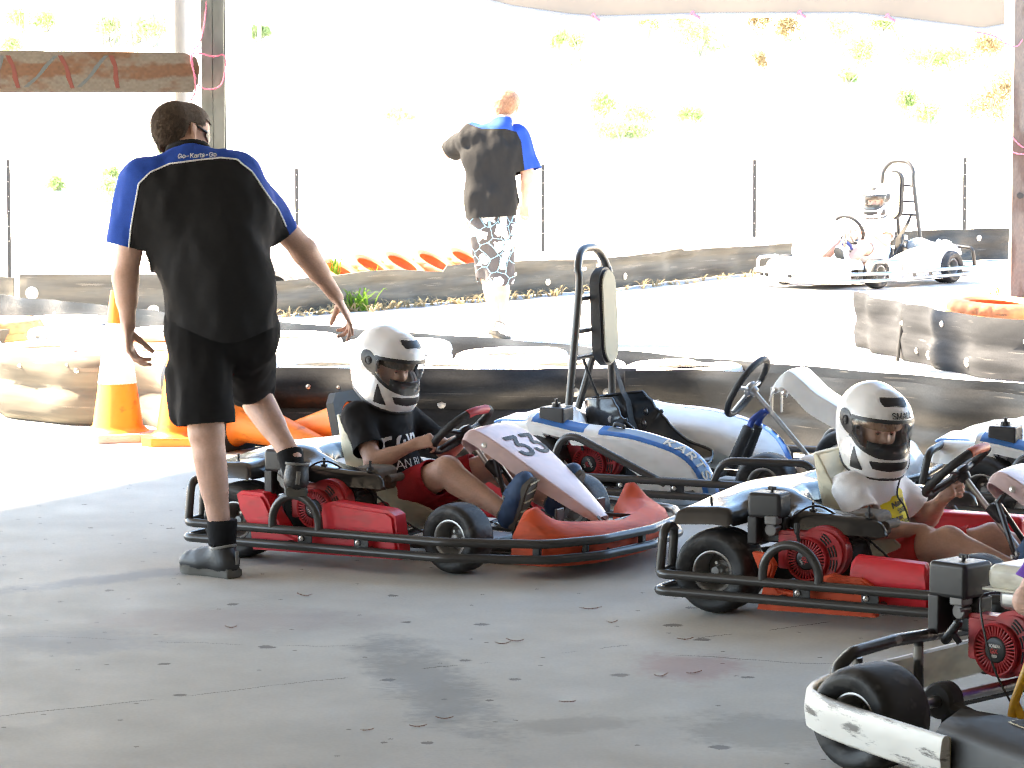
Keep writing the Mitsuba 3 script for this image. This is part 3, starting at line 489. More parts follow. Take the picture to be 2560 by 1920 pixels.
# ---- traffic cones
mat('cone', proc(lambda p, n, uv: mix((.88, .21, .022), (.40, .09, .03), .7 * smoothstep(.62, .78, fbm(p.x * 14, p.y * 14, p.z * 22, 4)))), .45); mat('cone_white', (.74, .73, .70), .5); mat('cone_black', (.035, .033, .03), .6); mat('cone_pale', (.34, .33, .31), .6)
def cone(label, H, rb, base, X, plate='mat_cone_black', collar=None):
    th = Thing('traffic_cone', label, 'traffic cone', mat=X); b = base / 2; c = b * .28
    sq = Polygon([(-b + c, -b), (b - c, -b), (b, -b + c), (b, b - c), (b - c, b), (-b + c, b), (-b, b - c), (-b, -b + c)]).buffer(.012).difference(Polygon([(rb * .93 * math.cos(a), rb * .93 * math.sin(a)) for a in np.linspace(0, 2 * np.pi, 40)[:-1]]))
    th.add('base', trimesh.creation.extrude_polygon(sq, .04, engine='earcut'), plate, False); rt = .028; R = lambda z: rb + (rt - rb) * z / H
    bands = [(0.02, collar[0], 'mat_cone'), (collar[0], collar[1], 'mat_cone_white'), (collar[1], H, 'mat_cone')] if collar else [(.02, H, 'mat_cone')]
    for i, (z0, z1, m) in enumerate(bands):
        e = .0025 if i == 1 else 0; prof = [(R(z0) + e, z0), (R(z1) + e, z1), (R(z1) - .006, z1), (R(z0) - .006, z0)]
        if i == 0: prof = [(rb + .02, .041), (rb + .012, .048), (R(.07), .07)] + prof[1:]
        th.add('collar' if i == 1 else 'body', lathe(prof, 48, closed=True), m, 40)
def lying(p, axis): return frame(p, (0, 0, 1), axis)
cone('tall upright cone with a white collar and pale base by the man\'s hanging hand', .74, .135, .39, shift(-1.965, 15.86, 0) @ rot([0, 0, 1], 20), 'mat_cone_pale', (.28, .58))
cone('small all orange cone standing behind the man\'s legs', .46, .10, .30, shift(-1.66, 15.66, 0) @ rot([0, 0, 1], 5), 'mat_cone')
cone('fallen orange cone with a black base lying behind the man\'s raised foot', .60, .115, .32, lying((-1.33, 15.36, .16), (.80, -.48, -.20)))
cone('fallen orange cone behind the black shirt boy\'s seat, its hollow base showing', .5, .105, .27, lying((-.76, 15.2, .16), (-.80, .42, -.20)))

# ---- things lying on the slab
def leaf(label, x, y, L, a, seed):
    g = np.random.default_rng(seed); s = np.linspace(-1, 1, 9); w = .12 * L * (1 - s * s) * .5; c = .10 * L * s * s * g.normal(); zz = .004 + .006 * s * s * (.5 + g.random())
    P = np.stack([s * L / 2, c * .4, zz], 1); d = V(math.cos(a), math.sin(a), 0); e = V(-math.sin(a), math.cos(a), 0); pts = V(x, y, 0) + P[:, :1] * d + P[:, 1:2] * e + [0, 0, 1] * P[:, 2:]
    th = Thing('dead_leaf', label, 'leaf', 'dead leaves on the slab'); th.add('', loft([[p - e * k, p + V(0, 0, -.002), p + e * k] for p, k in zip(pts, w)], False, False), 'mat_deadleaf', True)
for i, (x, y, L, a) in enumerate([(.265, 10.72, .075, .1), (.01, 10.1, .06, -.3), (.555, 10.13, .055, .2), (.16, 9.1, .05, .1), (-.26, 8.75, .05, .2), (-.19, 8.86, .05, 0), (-.4, 8.7, .04, .5), (-.72, 11.0, .06, -.4), (-.92, 10.35, .04, 0), (-.03, 10.05, .05, .1), (.45, 9.5, .06, .7), (.55, 9.55, .06, .6), (.33, 10.45, .04, .3)]):
    leaf('dead brown leaf sliver lying on the concrete', x, y, L, a, 40 + i)

# ------------------------------------------------------------------ karts (local frame: x forward, y to the kart's left, z up; origin on the floor under the rear axle)
from shapely.geometry import Point, box as sbox
mat('tube', (.035, .033, .031), .32, specular=.6); mat('tube_worn', proc(lambda p, n, uv: mix((.035, .033, .03), (.26, .24, .21), smoothstep(.62, .72, fbm(p.x * 18, p.y * 18, p.z * 18, 3)))), .35, metallic=.2)
mat('steel', (.55, .54, .52), .28, metallic=1.0); mat('slick', proc(lambda p, n, uv: mix((.016, .016, .017), (.05, .048, .045), smoothstep(.5, .75, fbm(p.x * 25, p.y * 25, p.z * 25, 3)))), .55)
mat('rim', (.42, .41, .39), .4, metallic=.7); mat('rim_dish', (.16, .155, .15), .5, metallic=.4); mat('engine_red', proc(lambda p, n, uv: mix((.38, .018, .022), (.20, .02, .02), smoothstep(.45, .75, fbm(p.x * 16, p.y * 16, p.z * 16, 3)))), .42)
mat('engine_black', (.02, .02, .021), .42); mat('engine_dark', (.03, .028, .026), .7); mat('print_white', (.75, .74, .7), .5); mat('print_red', (.55, .03, .03), .5); mat('print_black', (.035, .03, .028), .6); mat('print_cream', (.68, .60, .45), .5)
def dirty(col, d=(.12, .09, .07), lo=.55, hi=.75, s=9, amt=.4):
    return proc(lambda p, n, uv: mix(mi.Color3f(*col) * (.9 + .2 * fbm(p.x * 20, p.y * 20, p.z * 20)), d, amt * smoothstep(lo, hi, fbm(p.x * s, p.y * s, p.z * s * 2, 4))))
mat('pod_red', dirty((.60, .016, .026), amt=.2), .38, specular=.5); mat('pod_orange', dirty((.60, .085, .028), (.22, .06, .03), .5, .8), .6, specular=.3); mat('nose_pink', dirty((.66, .50, .50), (.42, .27, .25), .45, .8, 6), .35)
mat('gloss_black', (.014, .014, .015), .16, clearcoat=1.0, clearcoat_gloss=.95); mat('gloss_white', dirty((.72, .72, .70), (.45, .43, .40), .6, .85, 5), .22, clearcoat=.8, clearcoat_gloss=.9); mat('decal_blue', (.03, .14, .42), .25, clearcoat=.8); mat('decal_grey', (.16, .21, .27), .25, clearcoat=.8)
mat('seat_cream', dirty((.50, .46, .33), (.16, .14, .09), .5, .75, 7), .5); mat('seat_under', (.085, .08, .065), .6); mat('pad_black', (.022, .022, .023), .55); mat('pad_beige', (.36, .33, .24), .7); mat('blue_metal', (.02, .05, .25), .3, metallic=.3)
mat('grip', (.02, .02, .021), .6); mat('wheel_red', (.36, .02, .025), .55); mat('wheel_orange', (.42, .09, .03), .5); mat('yellow', (.62, .33, .01), .4); mat('tank', dirty((.62, .60, .50), (.25, .22, .14), .5, .75, 14), .35); mat('strap', (.02, .02, .02), .8)
scene['mat_scuffed'] = {'type': 'twosided', 'bsdf': {'type': 'principled', 'roughness': .4, 'base_color': proc(lambda p, n, uv: mix((.66, .645, .60), (.07, .065, .06), smoothstep(.56, .74, fbm(p.x * 8 - p.y * 6, (p.x + p.y) * 8, p.z * 45, 5) + .10 * (noise(p.x * 150, p.y * 150, p.z * 400) - .5)) * .85))}}

def seg_dist(P, poly):
    """distance from points to a closed polygon, positive inside"""
    Q = A(poly, float); d = np.full(len(P), 1e9); ins = np.zeros(len(P), bool)
    for a, b in zip(Q, np.roll(Q, -1, 0)):
        ba = b - a; t = np.clip(((P - a) @ ba) / (ba @ ba + 1e-15), 0, 1); d = np.minimum(d, np.linalg.norm(P - a - t[:, None] * ba, axis=1))
        c = (a[1] > P[:, 1]) != (b[1] > P[:, 1]); ins ^= c & (P[:, 0] < (b[0] - a[0]) * (P[:, 1] - a[1]) / (b[1] - a[1] + 1e-15) + a[0])
    return np.where(ins, d, -d)
def panel(poly, zf, edge=.04, drop=.05, step=.012, thick=.005, rnd=.02):
    """moulded sheet over an outline in plan, its rim rolled down"""
    poly = list(Polygon(poly).buffer(-rnd).buffer(rnd, quad_segs=6).exterior.coords)[:-1]; q = A(poly); x0, y0 = q.min(0) - step; x1, y1 = q.max(0) + step
    nx, ny = int((x1 - x0) / step) + 2, int((y1 - y0) / step) + 2; v, f = grid(x0, x1, y0, y1, nx, ny, lambda x, y: 0 * x); g = seg_dist(v[:, :2], poly)
    v, f = clip((v, f), g); g = np.clip(seg_dist(v[:, :2], poly), 0, None); u = 1 - np.clip(g / edge, 0, 1); v[:, 2] = zf(v[:, 0], v[:, 1]) - drop * (1 - np.sqrt(np.clip(1 - u * u, 0, 1)))
    return solidify((v, f), thick)
def wheel(t, c, R, w, steer=0, side=-1, rimr=.068):
    """side -1: outer face towards -y"""
    k = t.sub('wheel'); X = shift(*c) @ rot([0, 0, 1], steer) @ rot([1, 0, 0], 90 if side < 0 else -90)       # local z = outward axis
    h = w / 2; prof = [(rimr + .002, -h * .72), (rimr + .012, -h * .9), (R * .78, -h), (R * .9, -h * .93), (R * .97, -h * .72), (R * .995, -h * .4), (R, 0), (R * .995, h * .4), (R * .97, h * .72), (R * .9, h * .93), (R * .78, h), (rimr + .012, h * .9), (rimr + .002, h * .72)]
    pr = spline([(a, b, 0) for a, b in prof], 3)[:, :2]; t.add(k + '__tyre', move(lathe(pr, 56), X), 'mat_slick', 40)
    t.add(k + '__rim', move(lathe([(rimr + .003, -h * .72), (rimr + .003, h * .70), (rimr + .006, h * .78), (rimr, h * .80), (rimr - .005, h * .74), (rimr - .008, h * .5), (rimr - .012, h * .1), (rimr - .012, -h * .72)], 44, closed=True), X), 'mat_rim', 30)
    t.add(k + '__dish', move(lathe([(0, -h * .05), (.03, -h * .05), (.034, -h * .18), (rimr - .014, -h * .25), (rimr - .012, -h * .3), (0, -h * .35)], 36), X), 'mat_rim_dish', 30)
    t.add(k + '__hub', move(join(cyl((0, 0, -h * .1), (0, 0, h * .35), .016, 14, bev=.003), *[cyl((.026 * math.cos(a), .026 * math.sin(a), -h * .05), (.026 * math.cos(a), .026 * math.sin(a), h * .12), .006, 6) for a in np.arange(3) * 2.094]), X), 'mat_steel', 30)
def engine(t, o, lines=('HONDA', 'GX', '200'), tank=False, handle=True, airbox=(.12, .10, .158), turn=0.0, X0=np.eye(4), muffler=True):
    """small petrol engine, its recoil starter facing -y at o"""
    e = t.sub('engine'); X = X0 @ shift(*o); F = X @ frame((0, 0, 0), (1, 0, 0), (0, -1, 0))        # F: drawing plane, x forward, y up, z out of the kart
    g = Point(0, 0).buffer(.082).union(Point(.045, .02).buffer(.09)).union(sbox(-.10, -.03, .03, .078).buffer(.01)).buffer(.006).buffer(-.006)
    t.add(e + '__shroud', prism(list(g.exterior.coords)[:-1], .075, F @ shift(0, 0, -.085), .012), 'mat_engine_red', 30)
    t.add(e + '__grille_back', move(lathe([(0, -.002), (.068, -.002), (.068, 0), (0, .001)], 40), F @ shift(0, 0, -.0085)), 'mat_engine_dark', 20)
    bars = [move(rbox(.031, .0055, .012, .002, (.0515, 0, 0), 6), F @ rot([0, 0, 1], a) @ shift(0, 0, -.001)) for a in np.arange(0, 360, 10)]
    t.add(e + '__grille_fins', join(*bars), 'mat_engine_red', 30)
    t.add(e + '__grille_ring', move(lathe([(.066, -.012), (.075, -.012), (.074, .004), (.070, .008), (.066, .005)], 48, closed=True), F), 'mat_engine_red', 40)
    t.add(e + '__badge', move(lathe([(0, .008), (.028, .007), (.0345, .003), (.037, -.006), (0, -.006)], 40), F), 'mat_engine_black', 40)
    R = F @ rot([0, 0, 1], turn)
    for s, yy, hh, m in ((lines[0], .0115, .0085, 'mat_print_white'), (lines[1], -.003, .0125, 'mat_print_red'), (lines[2], -.0165, .007, 'mat_print_white')):
        if s: t.add(e + '__lettering', move(text(s, hh, True, .002), R @ shift(0, yy, .0075)), m, False)
    arcs = []
    for r in (.084, .094, .104):
        for a0 in (-20, 8, 36):
            p = [(r * math.cos(math.radians(a)), r * math.sin(math.radians(a)), -.0085) for a in np.linspace(a0, a0 + 22, 7)]; arcs.append(move(tube(p, .0028, 6), F))
    t.add(e + '__cooling_slots', join(*arcs), 'mat_engine_dark')
    t.add(e + '__block', move(join(rbox(.22, .16, .13, .012, (.02, .17, -.02)), rbox(.13, .12, .16, .02, (.06, .15, .06)), *[rbox(.14, .13, .004, .0015, (.06, .15, .02 + .014 * k), 6) for k in range(6)]), X), 'mat_engine_dark', 30)
    ax, ay, az = airbox; c = (-.150, .035, .128)
    t.add(e + '__air_filter', move(rbox(ax, ay, az * .5, .014, (c[0], c[1], c[2] + az * .25)), X), 'mat_engine_black', 35)
    t.add(e + '__air_filter_base', move(join(rbox(ax * .3, ay, az * .55, .006, (c[0] - ax * .34, c[1], c[2] - az * .24)), rbox(ax * .85, ay * .5, az * .5, .006, (c[0] + ax * .06, c[1] + ay * .24, c[2] - az * .24))), X), 'mat_engine_black', 30)
    t.add(e + '__carburettor', move(join(cyl((c[0] + .02, .0, .09), (c[0] + .02, .07, .09), .022, 14, bev=.003), rbox(.045, .05, .03, .005, (c[0] + .03, .0, .125)), cyl((c[0] + .045, -.03, .1), (c[0] + .045, .02, .1), .006, 8)), X), 'mat_rim_dish', 30)
    t.add(e + '__wing_nut', move(join(cyl((c[0] + .01, c[1], c[2] + az * .5), (c[0] + .01, c[1], c[2] + az * .5 + .016), .006, 8), rbox(.03, .006, .012, .0025, (c[0] + .01, c[1], c[2] + az * .5 + .012))), X), 'mat_engine_black')
    if handle:
        t.add(e + '__throttle_lever', move(tube(spline([(-.03, -.012, .12), (-.025, -.02, .09), (-.018, -.018, .06)], 5), [.01] * 6 + [.006] * 5, 8), X), 'mat_engine_black')
    if muffler: t.add(e + '__muffler', move(join(rbox(.12, .16, .09, .02, (.13, .22, .10)), cyl((.2, .2, .1), (.2, .3, .1), .016, 12)), X), 'mat_rust', 30)
    if tank:
        t.add(e + '__fuel_tank', move(join(rbox(.22, .17, .075, .025, (.06, .10, .195))), X), 'mat_tank', 40); t.add(e + '__fuel_tank_seam', move(rbox(.235, .185, .008, .0035, (.06, .10, .163)), X), 'mat_tank'); t.add(e + '__tank_foot', move(rbox(.17, .13, .06, .02, (.06, .10, .135)), X), 'mat_rim', 40)
    return e
def seat(t, x0, pts, ws, hs, m, edge_m=None, rivets=()):
    """bucket seat lofted along its centre line pts [(x, z)] with half widths ws and wing heights hs"""
    P = spline([(x, z, 0) for x, z in pts], 5)[:, :2]; n = len(P); tt = np.linspace(0, 1, n); k = np.linspace(0, 1, len(ws)); W, Hh = np.interp(tt, k, ws), np.interp(tt, k, hs)
    T = np.gradient(P, axis=0); T /= np.linalg.norm(T, axis=1, keepdims=True); N = np.stack([-T[:, 1], T[:, 0]], 1); N = np.where((N[:, 1:] + N[:, :1]) < 0, -N, N)
    ph = np.linspace(-1, 1, 25); S = []
    for p, nn, w, h in zip(P, N, W, Hh):
        o = h * np.abs(ph) ** 3; y = w * np.sin(ph * 1.35) / math.sin(1.35); S.append(np.stack([x0 + p[0] + nn[0] * o, y, p[1] + nn[1] * o], 1))
    S = np.array(S); sh = loft(S, False, False); v, f = sh; nrm = vnormals(v, f)
    if (nrm[:, 2].mean()) < 0: sh = (v, f[:, ::-1])
    t.add('seat', solidify(sh, .006), m, 40); rim = np.vstack([S[:, 0], S[-1, 1:-1], S[::-1, -1], S[0, ::-1][1:-1]]); t.add('seat_edge', tube(rim, .0065, 7, closed=True), edge_m or m, 40)
    for i, j in rivets:
        p = S[i, j]; d = unit(S[i, 12] - p + V(0, 0, .05)); t.add('seat_bolt', move(lathe([(0, -.004), (.017, -.004), (.017, .002), (.009, .004), (.008, .008), (0, .009)], 16), frame(p, (1, 0, .3), d)), 'mat_steel')
    return S
def bumpers(t, front, side_hoops=(), rear_hoops=True, rx=-.165, hw=.66, rail=None):
    """two rails round the kart, hoops welded on, bolted together by plates"""
    m = rail or 'mat_tube'
    for z, e in ((.137, 0), (.080, .006)):
        path = [(rx - e, -hw), *[(x, y) for x, y in front], *[(x, -y) for x, y in front[::-1] if y < -.01], (rx - e, hw)]; rr = [.05] + [.12] * (len(path) - 2) + [.05]
        t.add('bumper_rail', tube(fillet([(x, y, z) for x, y in path], rr, 7, closed=True), .0165, 12, closed=True), m, 40)
    for pts in side_hoops: t.add('side_hoop', tube(fillet(pts, .1, 9) if len(pts) < 8 else pts, .0155, 12), m, 40)
    if rear_hoops:
        for s in (-1, 1): t.add('rear_hoop', tube(fillet([(rx, s * .635, .137), (rx + .012, s * .63, .292), (rx + .012, s * .545, .292), (rx, s * .54, .137)], .05, 6), .0155, 12), m, 40)
    for s in (-1, 1):
        for x in (.36, .60): k = t.add('rail_plate', rbox(.06, .005, .052, .002, (x, s * (hw - .004), .1085)), 'mat_engine_black'); t.add('rail_bolt', move(lathe([(0, 0), (.0095, 0), (.0095, .006), (.004, .009), (0, .006)], 12), frame((x - .012, s * (hw - .001), .11), (1, 0, 0), (0, s, 0))), 'mat_steel')
    t.each('rail_bracket', [rbox(.03, .02, .05, .004, (1.24, -.50, .1085)), rbox(.03, .02, .05, .004, (1.36, -.36, .1085)), rbox(.02, .03, .05, .004, (1.44, -.05, .1085)), rbox(.03, .02, .05, .004, (1.24, .50, .1085))], 'mat_engine_black')
FRONT = [(.95, -.66), (1.30, -.535), (1.42, -.32), (1.46, 0.0)]
def chassis(t, ax=.90):
    t.each('chassis_rail', [*[tube(fillet([(-.12, s * .3, .075), (.3, s * .33, .06), (.8, s * .25, .055), (1.05, s * .2, .06), (1.3, s * .16, .065)], .08), .014, 8) for s in (-1, 1)], *[tube([(x, -.3, .06), (x, .3, .06)], .012, 8) for x in (.1, .45, .85, 1.2)]], 'mat_tube', 40)
    t.add('floor_tray', rbox(.75, .46, .006, .002, (.92, 0, .044)), 'mat_rim_dish'); t.add('rear_axle', cyl((0, -.55, .142), (0, .55, .142), .014, 12), 'mat_steel')
    t.each('stub_axle', [*[cyl((ax, s * .32, .13), (ax, s * .47, .13), .012, 10) for s in (-1, 1)], *[rbox(.03, .05, .09, .006, (ax, s * .33, .12)) for s in (-1, 1)]], 'mat_steel'); t.add('tie_rod', tube([(ax - .08, -.34, .115), (ax - .08, .34, .115)], .007, 8), 'mat_steel')
    t.each('side_stay', [*[tube([(x, s * .3, .065), (x, s * .645, .085)], .011, 8) for s in (-1, 1) for x in (.28, .62)], *[tube([(1.3, s * .16, .065), (1.4, s * .25, .085)], .011, 8) for s in (-1, 1)], *[tube([(-.1, s * .3, .075), (-.16, s * .32, .1)], .011, 8) for s in (-1, 1)]], 'mat_tube')
def steering(t, c, nrm, R, segs, foot, flat_top=True, hub='mat_engine_black', post='mat_tube', rr=.0145):
    """steering wheel at c facing nrm, its rim in coloured segments [(a0, a1, material, swell)] in degrees, 90 = top"""
    k = t.sub('steering_wheel'); X = frame(c, np.cross([0, 1, 0], nrm) * 0 + [0, -1, 0], nrm); X[:3, 0], X[:3, 1] = V(0, -1, 0), unit(np.cross(unit(nrm), V(0, -1, 0)))
    def P(a):
        a = math.radians(a); r = R * (1 - (.16 * max(0, math.sin(a)) ** 6 if flat_top else 0)); return xf(V(r * math.cos(a), r * math.sin(a), 0)[None], X)[0]
    for a0, a1, m, sw in segs: t.add(k + '__rim', tube([P(a) for a in np.linspace(a0, a1, max(4, int((a1 - a0) / 6)))], rr * sw, 12, closed=(a1 - a0 >= 359.5)) if a1 - a0 < 359.5 else tube([P(a) for a in np.arange(0, 360, 7.5)], rr * sw, 12, closed=True), m, 40)
    t.add(k + '__spoke', join(*[tube([xf(V(0, 0, -.02)[None], X)[0], P(a)], .009, 8) for a in (5, 175, 270)]), hub, 40); t.add(k + '__hub', move(lathe([(0, -.05), (.02, -.05), (.024, -.03), (.036, -.025), (.036, -.01), (.02, 0), (0, .004)], 20), X), hub, 40)
    t.add('steering_column', cyl(xf(V(0, 0, -.04)[None], X)[0], foot, .010, 12), 'mat_steel' if post == 'mat_tube' else post, 40)
def nosepanel(t, st, m, wfun=None):
    """sloping number panel: stations [(x, z, half width, flange)] from the top down"""
    S = []
    for x, z, w, fl in st: S.append([(x - fl * .25, -w * 1.06, z - fl), (x, -w, z - .004), (x + .001, -w * .93, z), (x + .002, -w * .5, z + .004), (x + .002, 0, z + .005), (x + .002, w * .5, z + .004), (x + .001, w * .93, z), (x, w, z - .004), (x - fl * .25, w * 1.06, z - fl)])
    s = np.array(S); s = np.stack([spline(s[:, j], 5) for j in range(s.shape[1])], 1); sh = loft(s, False, False)
    if vnormals(*sh)[:, 2].mean() < 0: sh = (sh[0], sh[1][:, ::-1])
    g = solidify(sh, .004); t.add('nose_panel', g, m, 40); return sh
def rear_deck(t, m, tip=.58, zb=.345, skirt=.055):
    poly = [(-.15, -.575), (-.16, .0), (-.15, .575), (.07, .575), (.09, .44), (.21, .44), (.24, .475), (.45, .475), (tip, .445), (tip - .02, .41), (.42, .34), (.22, .27), (.14, .15), (.12, 0), (.14, -.15), (.22, -.27), (.42, -.34), (tip - .02, -.41), (tip, -.445), (.45, -.475), (.24, -.475), (.21, -.44), (.09, -.44), (.07, -.575)]
    def z(x, y): return zb + .02 * np.exp(-((np.abs(y) - .30) / .10) ** 2) * np.exp(-((x - .12) / .14) ** 2) * 2.2 + .03 * np.exp(-(y / .35) ** 2) - .05 * np.clip(x - .25, 0, 1) + .012 * np.clip(1 - np.abs(x) / .2, 0, 1)
    t.add('rear_deck', panel(poly, z, .045, skirt, .010, rnd=.012), m, 45)
    for x, y in ((-.06, -.45), (.30, -.42), (.50, -.42), (-.06, .45), (.30, .42)): t.add('deck_stud', join(cyl((x, y, zb - .02), (x, y, zb + .035), .005, 8), cyl((x, y, zb + .0), (x, y, zb + .012), .013, 10)), 'mat_engine_black')

def kart_a(label, O, yaw, pod, number, digits='33', red='mat_wheel_red', nx=.055):
    X = shift(O[0], O[1], 0) @ rot([0, 0, 1], -yaw); t = Thing('go_kart', label, 'go-kart', mat=X)
    bumpers(t, FRONT, [[(.322 + .1 * math.cos(a) * (1 - .04 * math.sin(a)), q * (.66 + .006 * math.sin(a)), .170 + .098 * math.sin(a)) if 0 <= a <= np.pi else (.322 + math.copysign(.1, math.cos(a)), q * .66, .137) for a in np.r_[-.01, np.linspace(0, np.pi, 17), np.pi + .01]] for q in (-1, 1)])
    chassis(t); wheel(t, (0, -.50, .1425), .1425, .185, 0, -1); wheel(t, (0, .50, .1425), .1425, .185, 0, 1); wheel(t, (.905, -.48, .128), .128, .13, -9, -1, .066); wheel(t, (.905, .48, .128), .128, .13, -9, 1, .066)
    engine(t, (.325, -.535, .203), ('', 'GX', '160'), turn=-60, airbox=(.12, .10, .172))
    seat(t, 0, [(.165, .50), (.185, .39), (.22, .26), (.29, .15), (.40, .095), (.52, .085), (.64, .115)], [.12, .165, .18, .185, .185, .18, .165], [.02, .08, .155, .20, .19, .14, .05], 'mat_seat_cream')
    rear_deck(t, 'mat_gloss_black'); F = frame((0, 0, 0), (1, 0, 0), (0, -1, 0))
    if pod == 'red':
        g = Polygon([(.03, .247), (.05, .262), (.145, .258), (.165, .235), (.19, .185), (.235, .125), (.30, .105), (.37, .125), (.40, .17), (.405, .235), (.45, .245), (.68, .228), (.712, .21), (.735, .05), (.10, .045), (.09, .12), (.045, .19)])
        t.add('side_box', prism(list(g.exterior.coords)[:-1], .10, F @ shift(0, 0, .515), .012), 'mat_pod_red', 30, label='red plastic side box beside the engine'); t.add('box_mouth', move(rbox(.004, .07, .12, .0015), shift(.722, -.565, .125) @ rot([0, 1, 0], -8)), 'mat_engine_dark')
    else:
        g = Polygon([(.16, .225), (.215, .222), (.24, .185), (.225, .14), (.26, .105), (.31, .10), (.37, .115), (.42, .165), (.445, .172), (.475, .165), (.55, .166), (.585, .145), (.605, .115), (.60, .04), (.18, .035), (.205, .12)])
        t.add('side_box', prism(list(g.exterior.coords)[:-1], .05, F @ shift(0, 0, .565), .008), 'mat_pod_orange', 30, label='broken orange plastic side panel')
        S = [[(x, -.54 - o, z) for o, z in ((0, zt), (.028, zt - .004), (.042, zt - .03), (.048, .15), (.042, .09), (.03, .05), (0, .045))] for x, zt in ((.50, .215), (.515, .235), (.60, .232), (.70, .228), (.755, .225), (.765, .20))]
        t.add('side_pod', outward(loft(S)), 'mat_pod_red', 30, label='red plastic side pod ahead of the engine')
    # cables and hoses round the engine
    t.add('throttle_cable', tube(spline([(.25, -.50, .33), (.33, -.44, .37), (.48, -.40, .27), (.70, -.34, .11), (1.05, -.22, .09), (1.16, -.17, .12)], 8), .0038, 6), 'mat_engine_black'); t.add('fuel_hose', tube(spline([(.22, -.44, .32), (.28, -.40, .30), (.40, -.38, .32), (.46, -.33, .24), (.48, -.30, .10)], 8), .0045, 6), 'mat_rubber')
    t.add('chain_guard', prism([(-.02, .10), (.02, .19), (.12, .21), (.24, .17), (.26, .12), (.10, .08)], .03, F @ shift(0, 0, .33), .008), 'mat_engine_black', 30)
    # the far side's box
    t.add('side_box', move(rbox(.62, .10, .19, .02, (.40, .565, .145)), np.eye(4)), 'mat_pod_red', 30)
    NX = lambda x: x + nx * (1 - .75 * np.clip((x - .72) / .5, 0, 1)); sh = nosepanel(t, [(NX(a), *b) for a, *b in [(.715, .40, .125, .012), (.69, .445, .14, .02), (.70, .475, .148, .03), (.745, .482, .152, .05), (.85, .435, .15, .055), (.98, .355, .13, .055), (1.10, .275, .095, .045), (1.20, .205, .06, .032), (1.245, .168, .04, .02)]], 'mat_nose_pink')
    d = unit(V(.80 - nx * .5, 0, -.60)); up = -d; nrm = unit(np.cross(V(0, 1, 0), up)); nrm = nrm if nrm[2] > 0 else -nrm
    if number:
        XX = np.eye(4); XX[:3, 0], XX[:3, 1], XX[:3, 2] = V(0, 1, 0), up, nrm; XX[:3, 3] = V(NX(.885), .02, .42) + nrm * .12
        t.add('number', drape(move(text(digits, .115, True), np.diag([1.2, 1, 1, 1])), XX, sh, .002), 'mat_print_black', False, label='dark number painted on the nose panel')
    t.each('nose_bolt', [*[move(lathe([(0, 0), (.012, 0), (.010, .004), (0, .006)], 12), frame((NX(.79), s * .158, .43), (1, 0, 0), (0, s, .15))) for s in (-1, 1)], cyl((1.225, 0, .186), (1.226, 0, .196), .008, 10)], 'mat_steel')
    steering(t, (.655, 0, .468), (-.66, 0, .75), .135, [(-250, 48, 'mat_grip', 1.05), (48, 110, red, 1.15)], (.95, 0, .12))
    t.each('steering_stay', [*[tube([(.80, 0, .36), (.80 + .16, s * .13, .07)], .010, 8) for s in (-1, 1)], tube([(.80, 0, .36), (.85, 0, .44)], .012, 8), tube([(1.22, 0, .18), (1.32, -.12, .16), (1.32, .12, .16), (1.22, 0, .18)], .008, 8)], 'mat_tube', 40); t.add('column_bush', cyl((.77, 0, .345), (.82, 0, .30), .02, 14, bev=.003), 'mat_engine_black')
    t.each('pedal', [*[rbox(.012, .06, .13, .004, (1.16, s * .17, .15)) for s in (-1, 1)], *[tube([(1.16, s * .17, .09), (1.12, s * .17, .06)], .008, 8) for s in (-1, 1)]], 'mat_tube')
    # front fairing: one moulding with a horn at each end
    ys = np.r_[np.linspace(-.47, -.33, 9), np.linspace(-.31, .31, 12), np.linspace(.33, .47, 9)]; S = []
    for y in ys:
        xf_ = np.interp(abs(y), [0, .3, .42, .47], [1.425, 1.395, 1.33, 1.27]); back = np.interp(abs(y), [0, .26, .34, .47], [1.25, 1.20, 1.12, 1.115]); h = np.interp(abs(y), [0, .27, .345, .40, .44, .47], [.155, .165, .20, .25, .235, .20])
        S.append([(back, y, .045), (back + .01, y, h * .75), (back + .035, y, h * .97), (back + .07, y, h), (back + (xf_ - back) * .55, y, np.interp(abs(y), [0, .3, .47], [.165, .19, .20])), (xf_ - .02, y, .155), (xf_, y, .12), (xf_ - .01, y, .045)])
    t.add('front_fairing', outward(loft(S)), 'mat_pod_orange', 45, label='orange moulded front fairing with a horn at each end')
    return t, X
KA, XA = kart_a('red and black go-kart numbered 33 with an orange nose, boy in a black shirt aboard', (-.770, 12.387), 28, 'red', True)
KB, XB = kart_a('go-kart with a cream seat and broken orange side panel, boy in a white shirt aboard', (.941, 11.14), 28, 'orange', True, red='mat_wheel_orange', nx=.13)

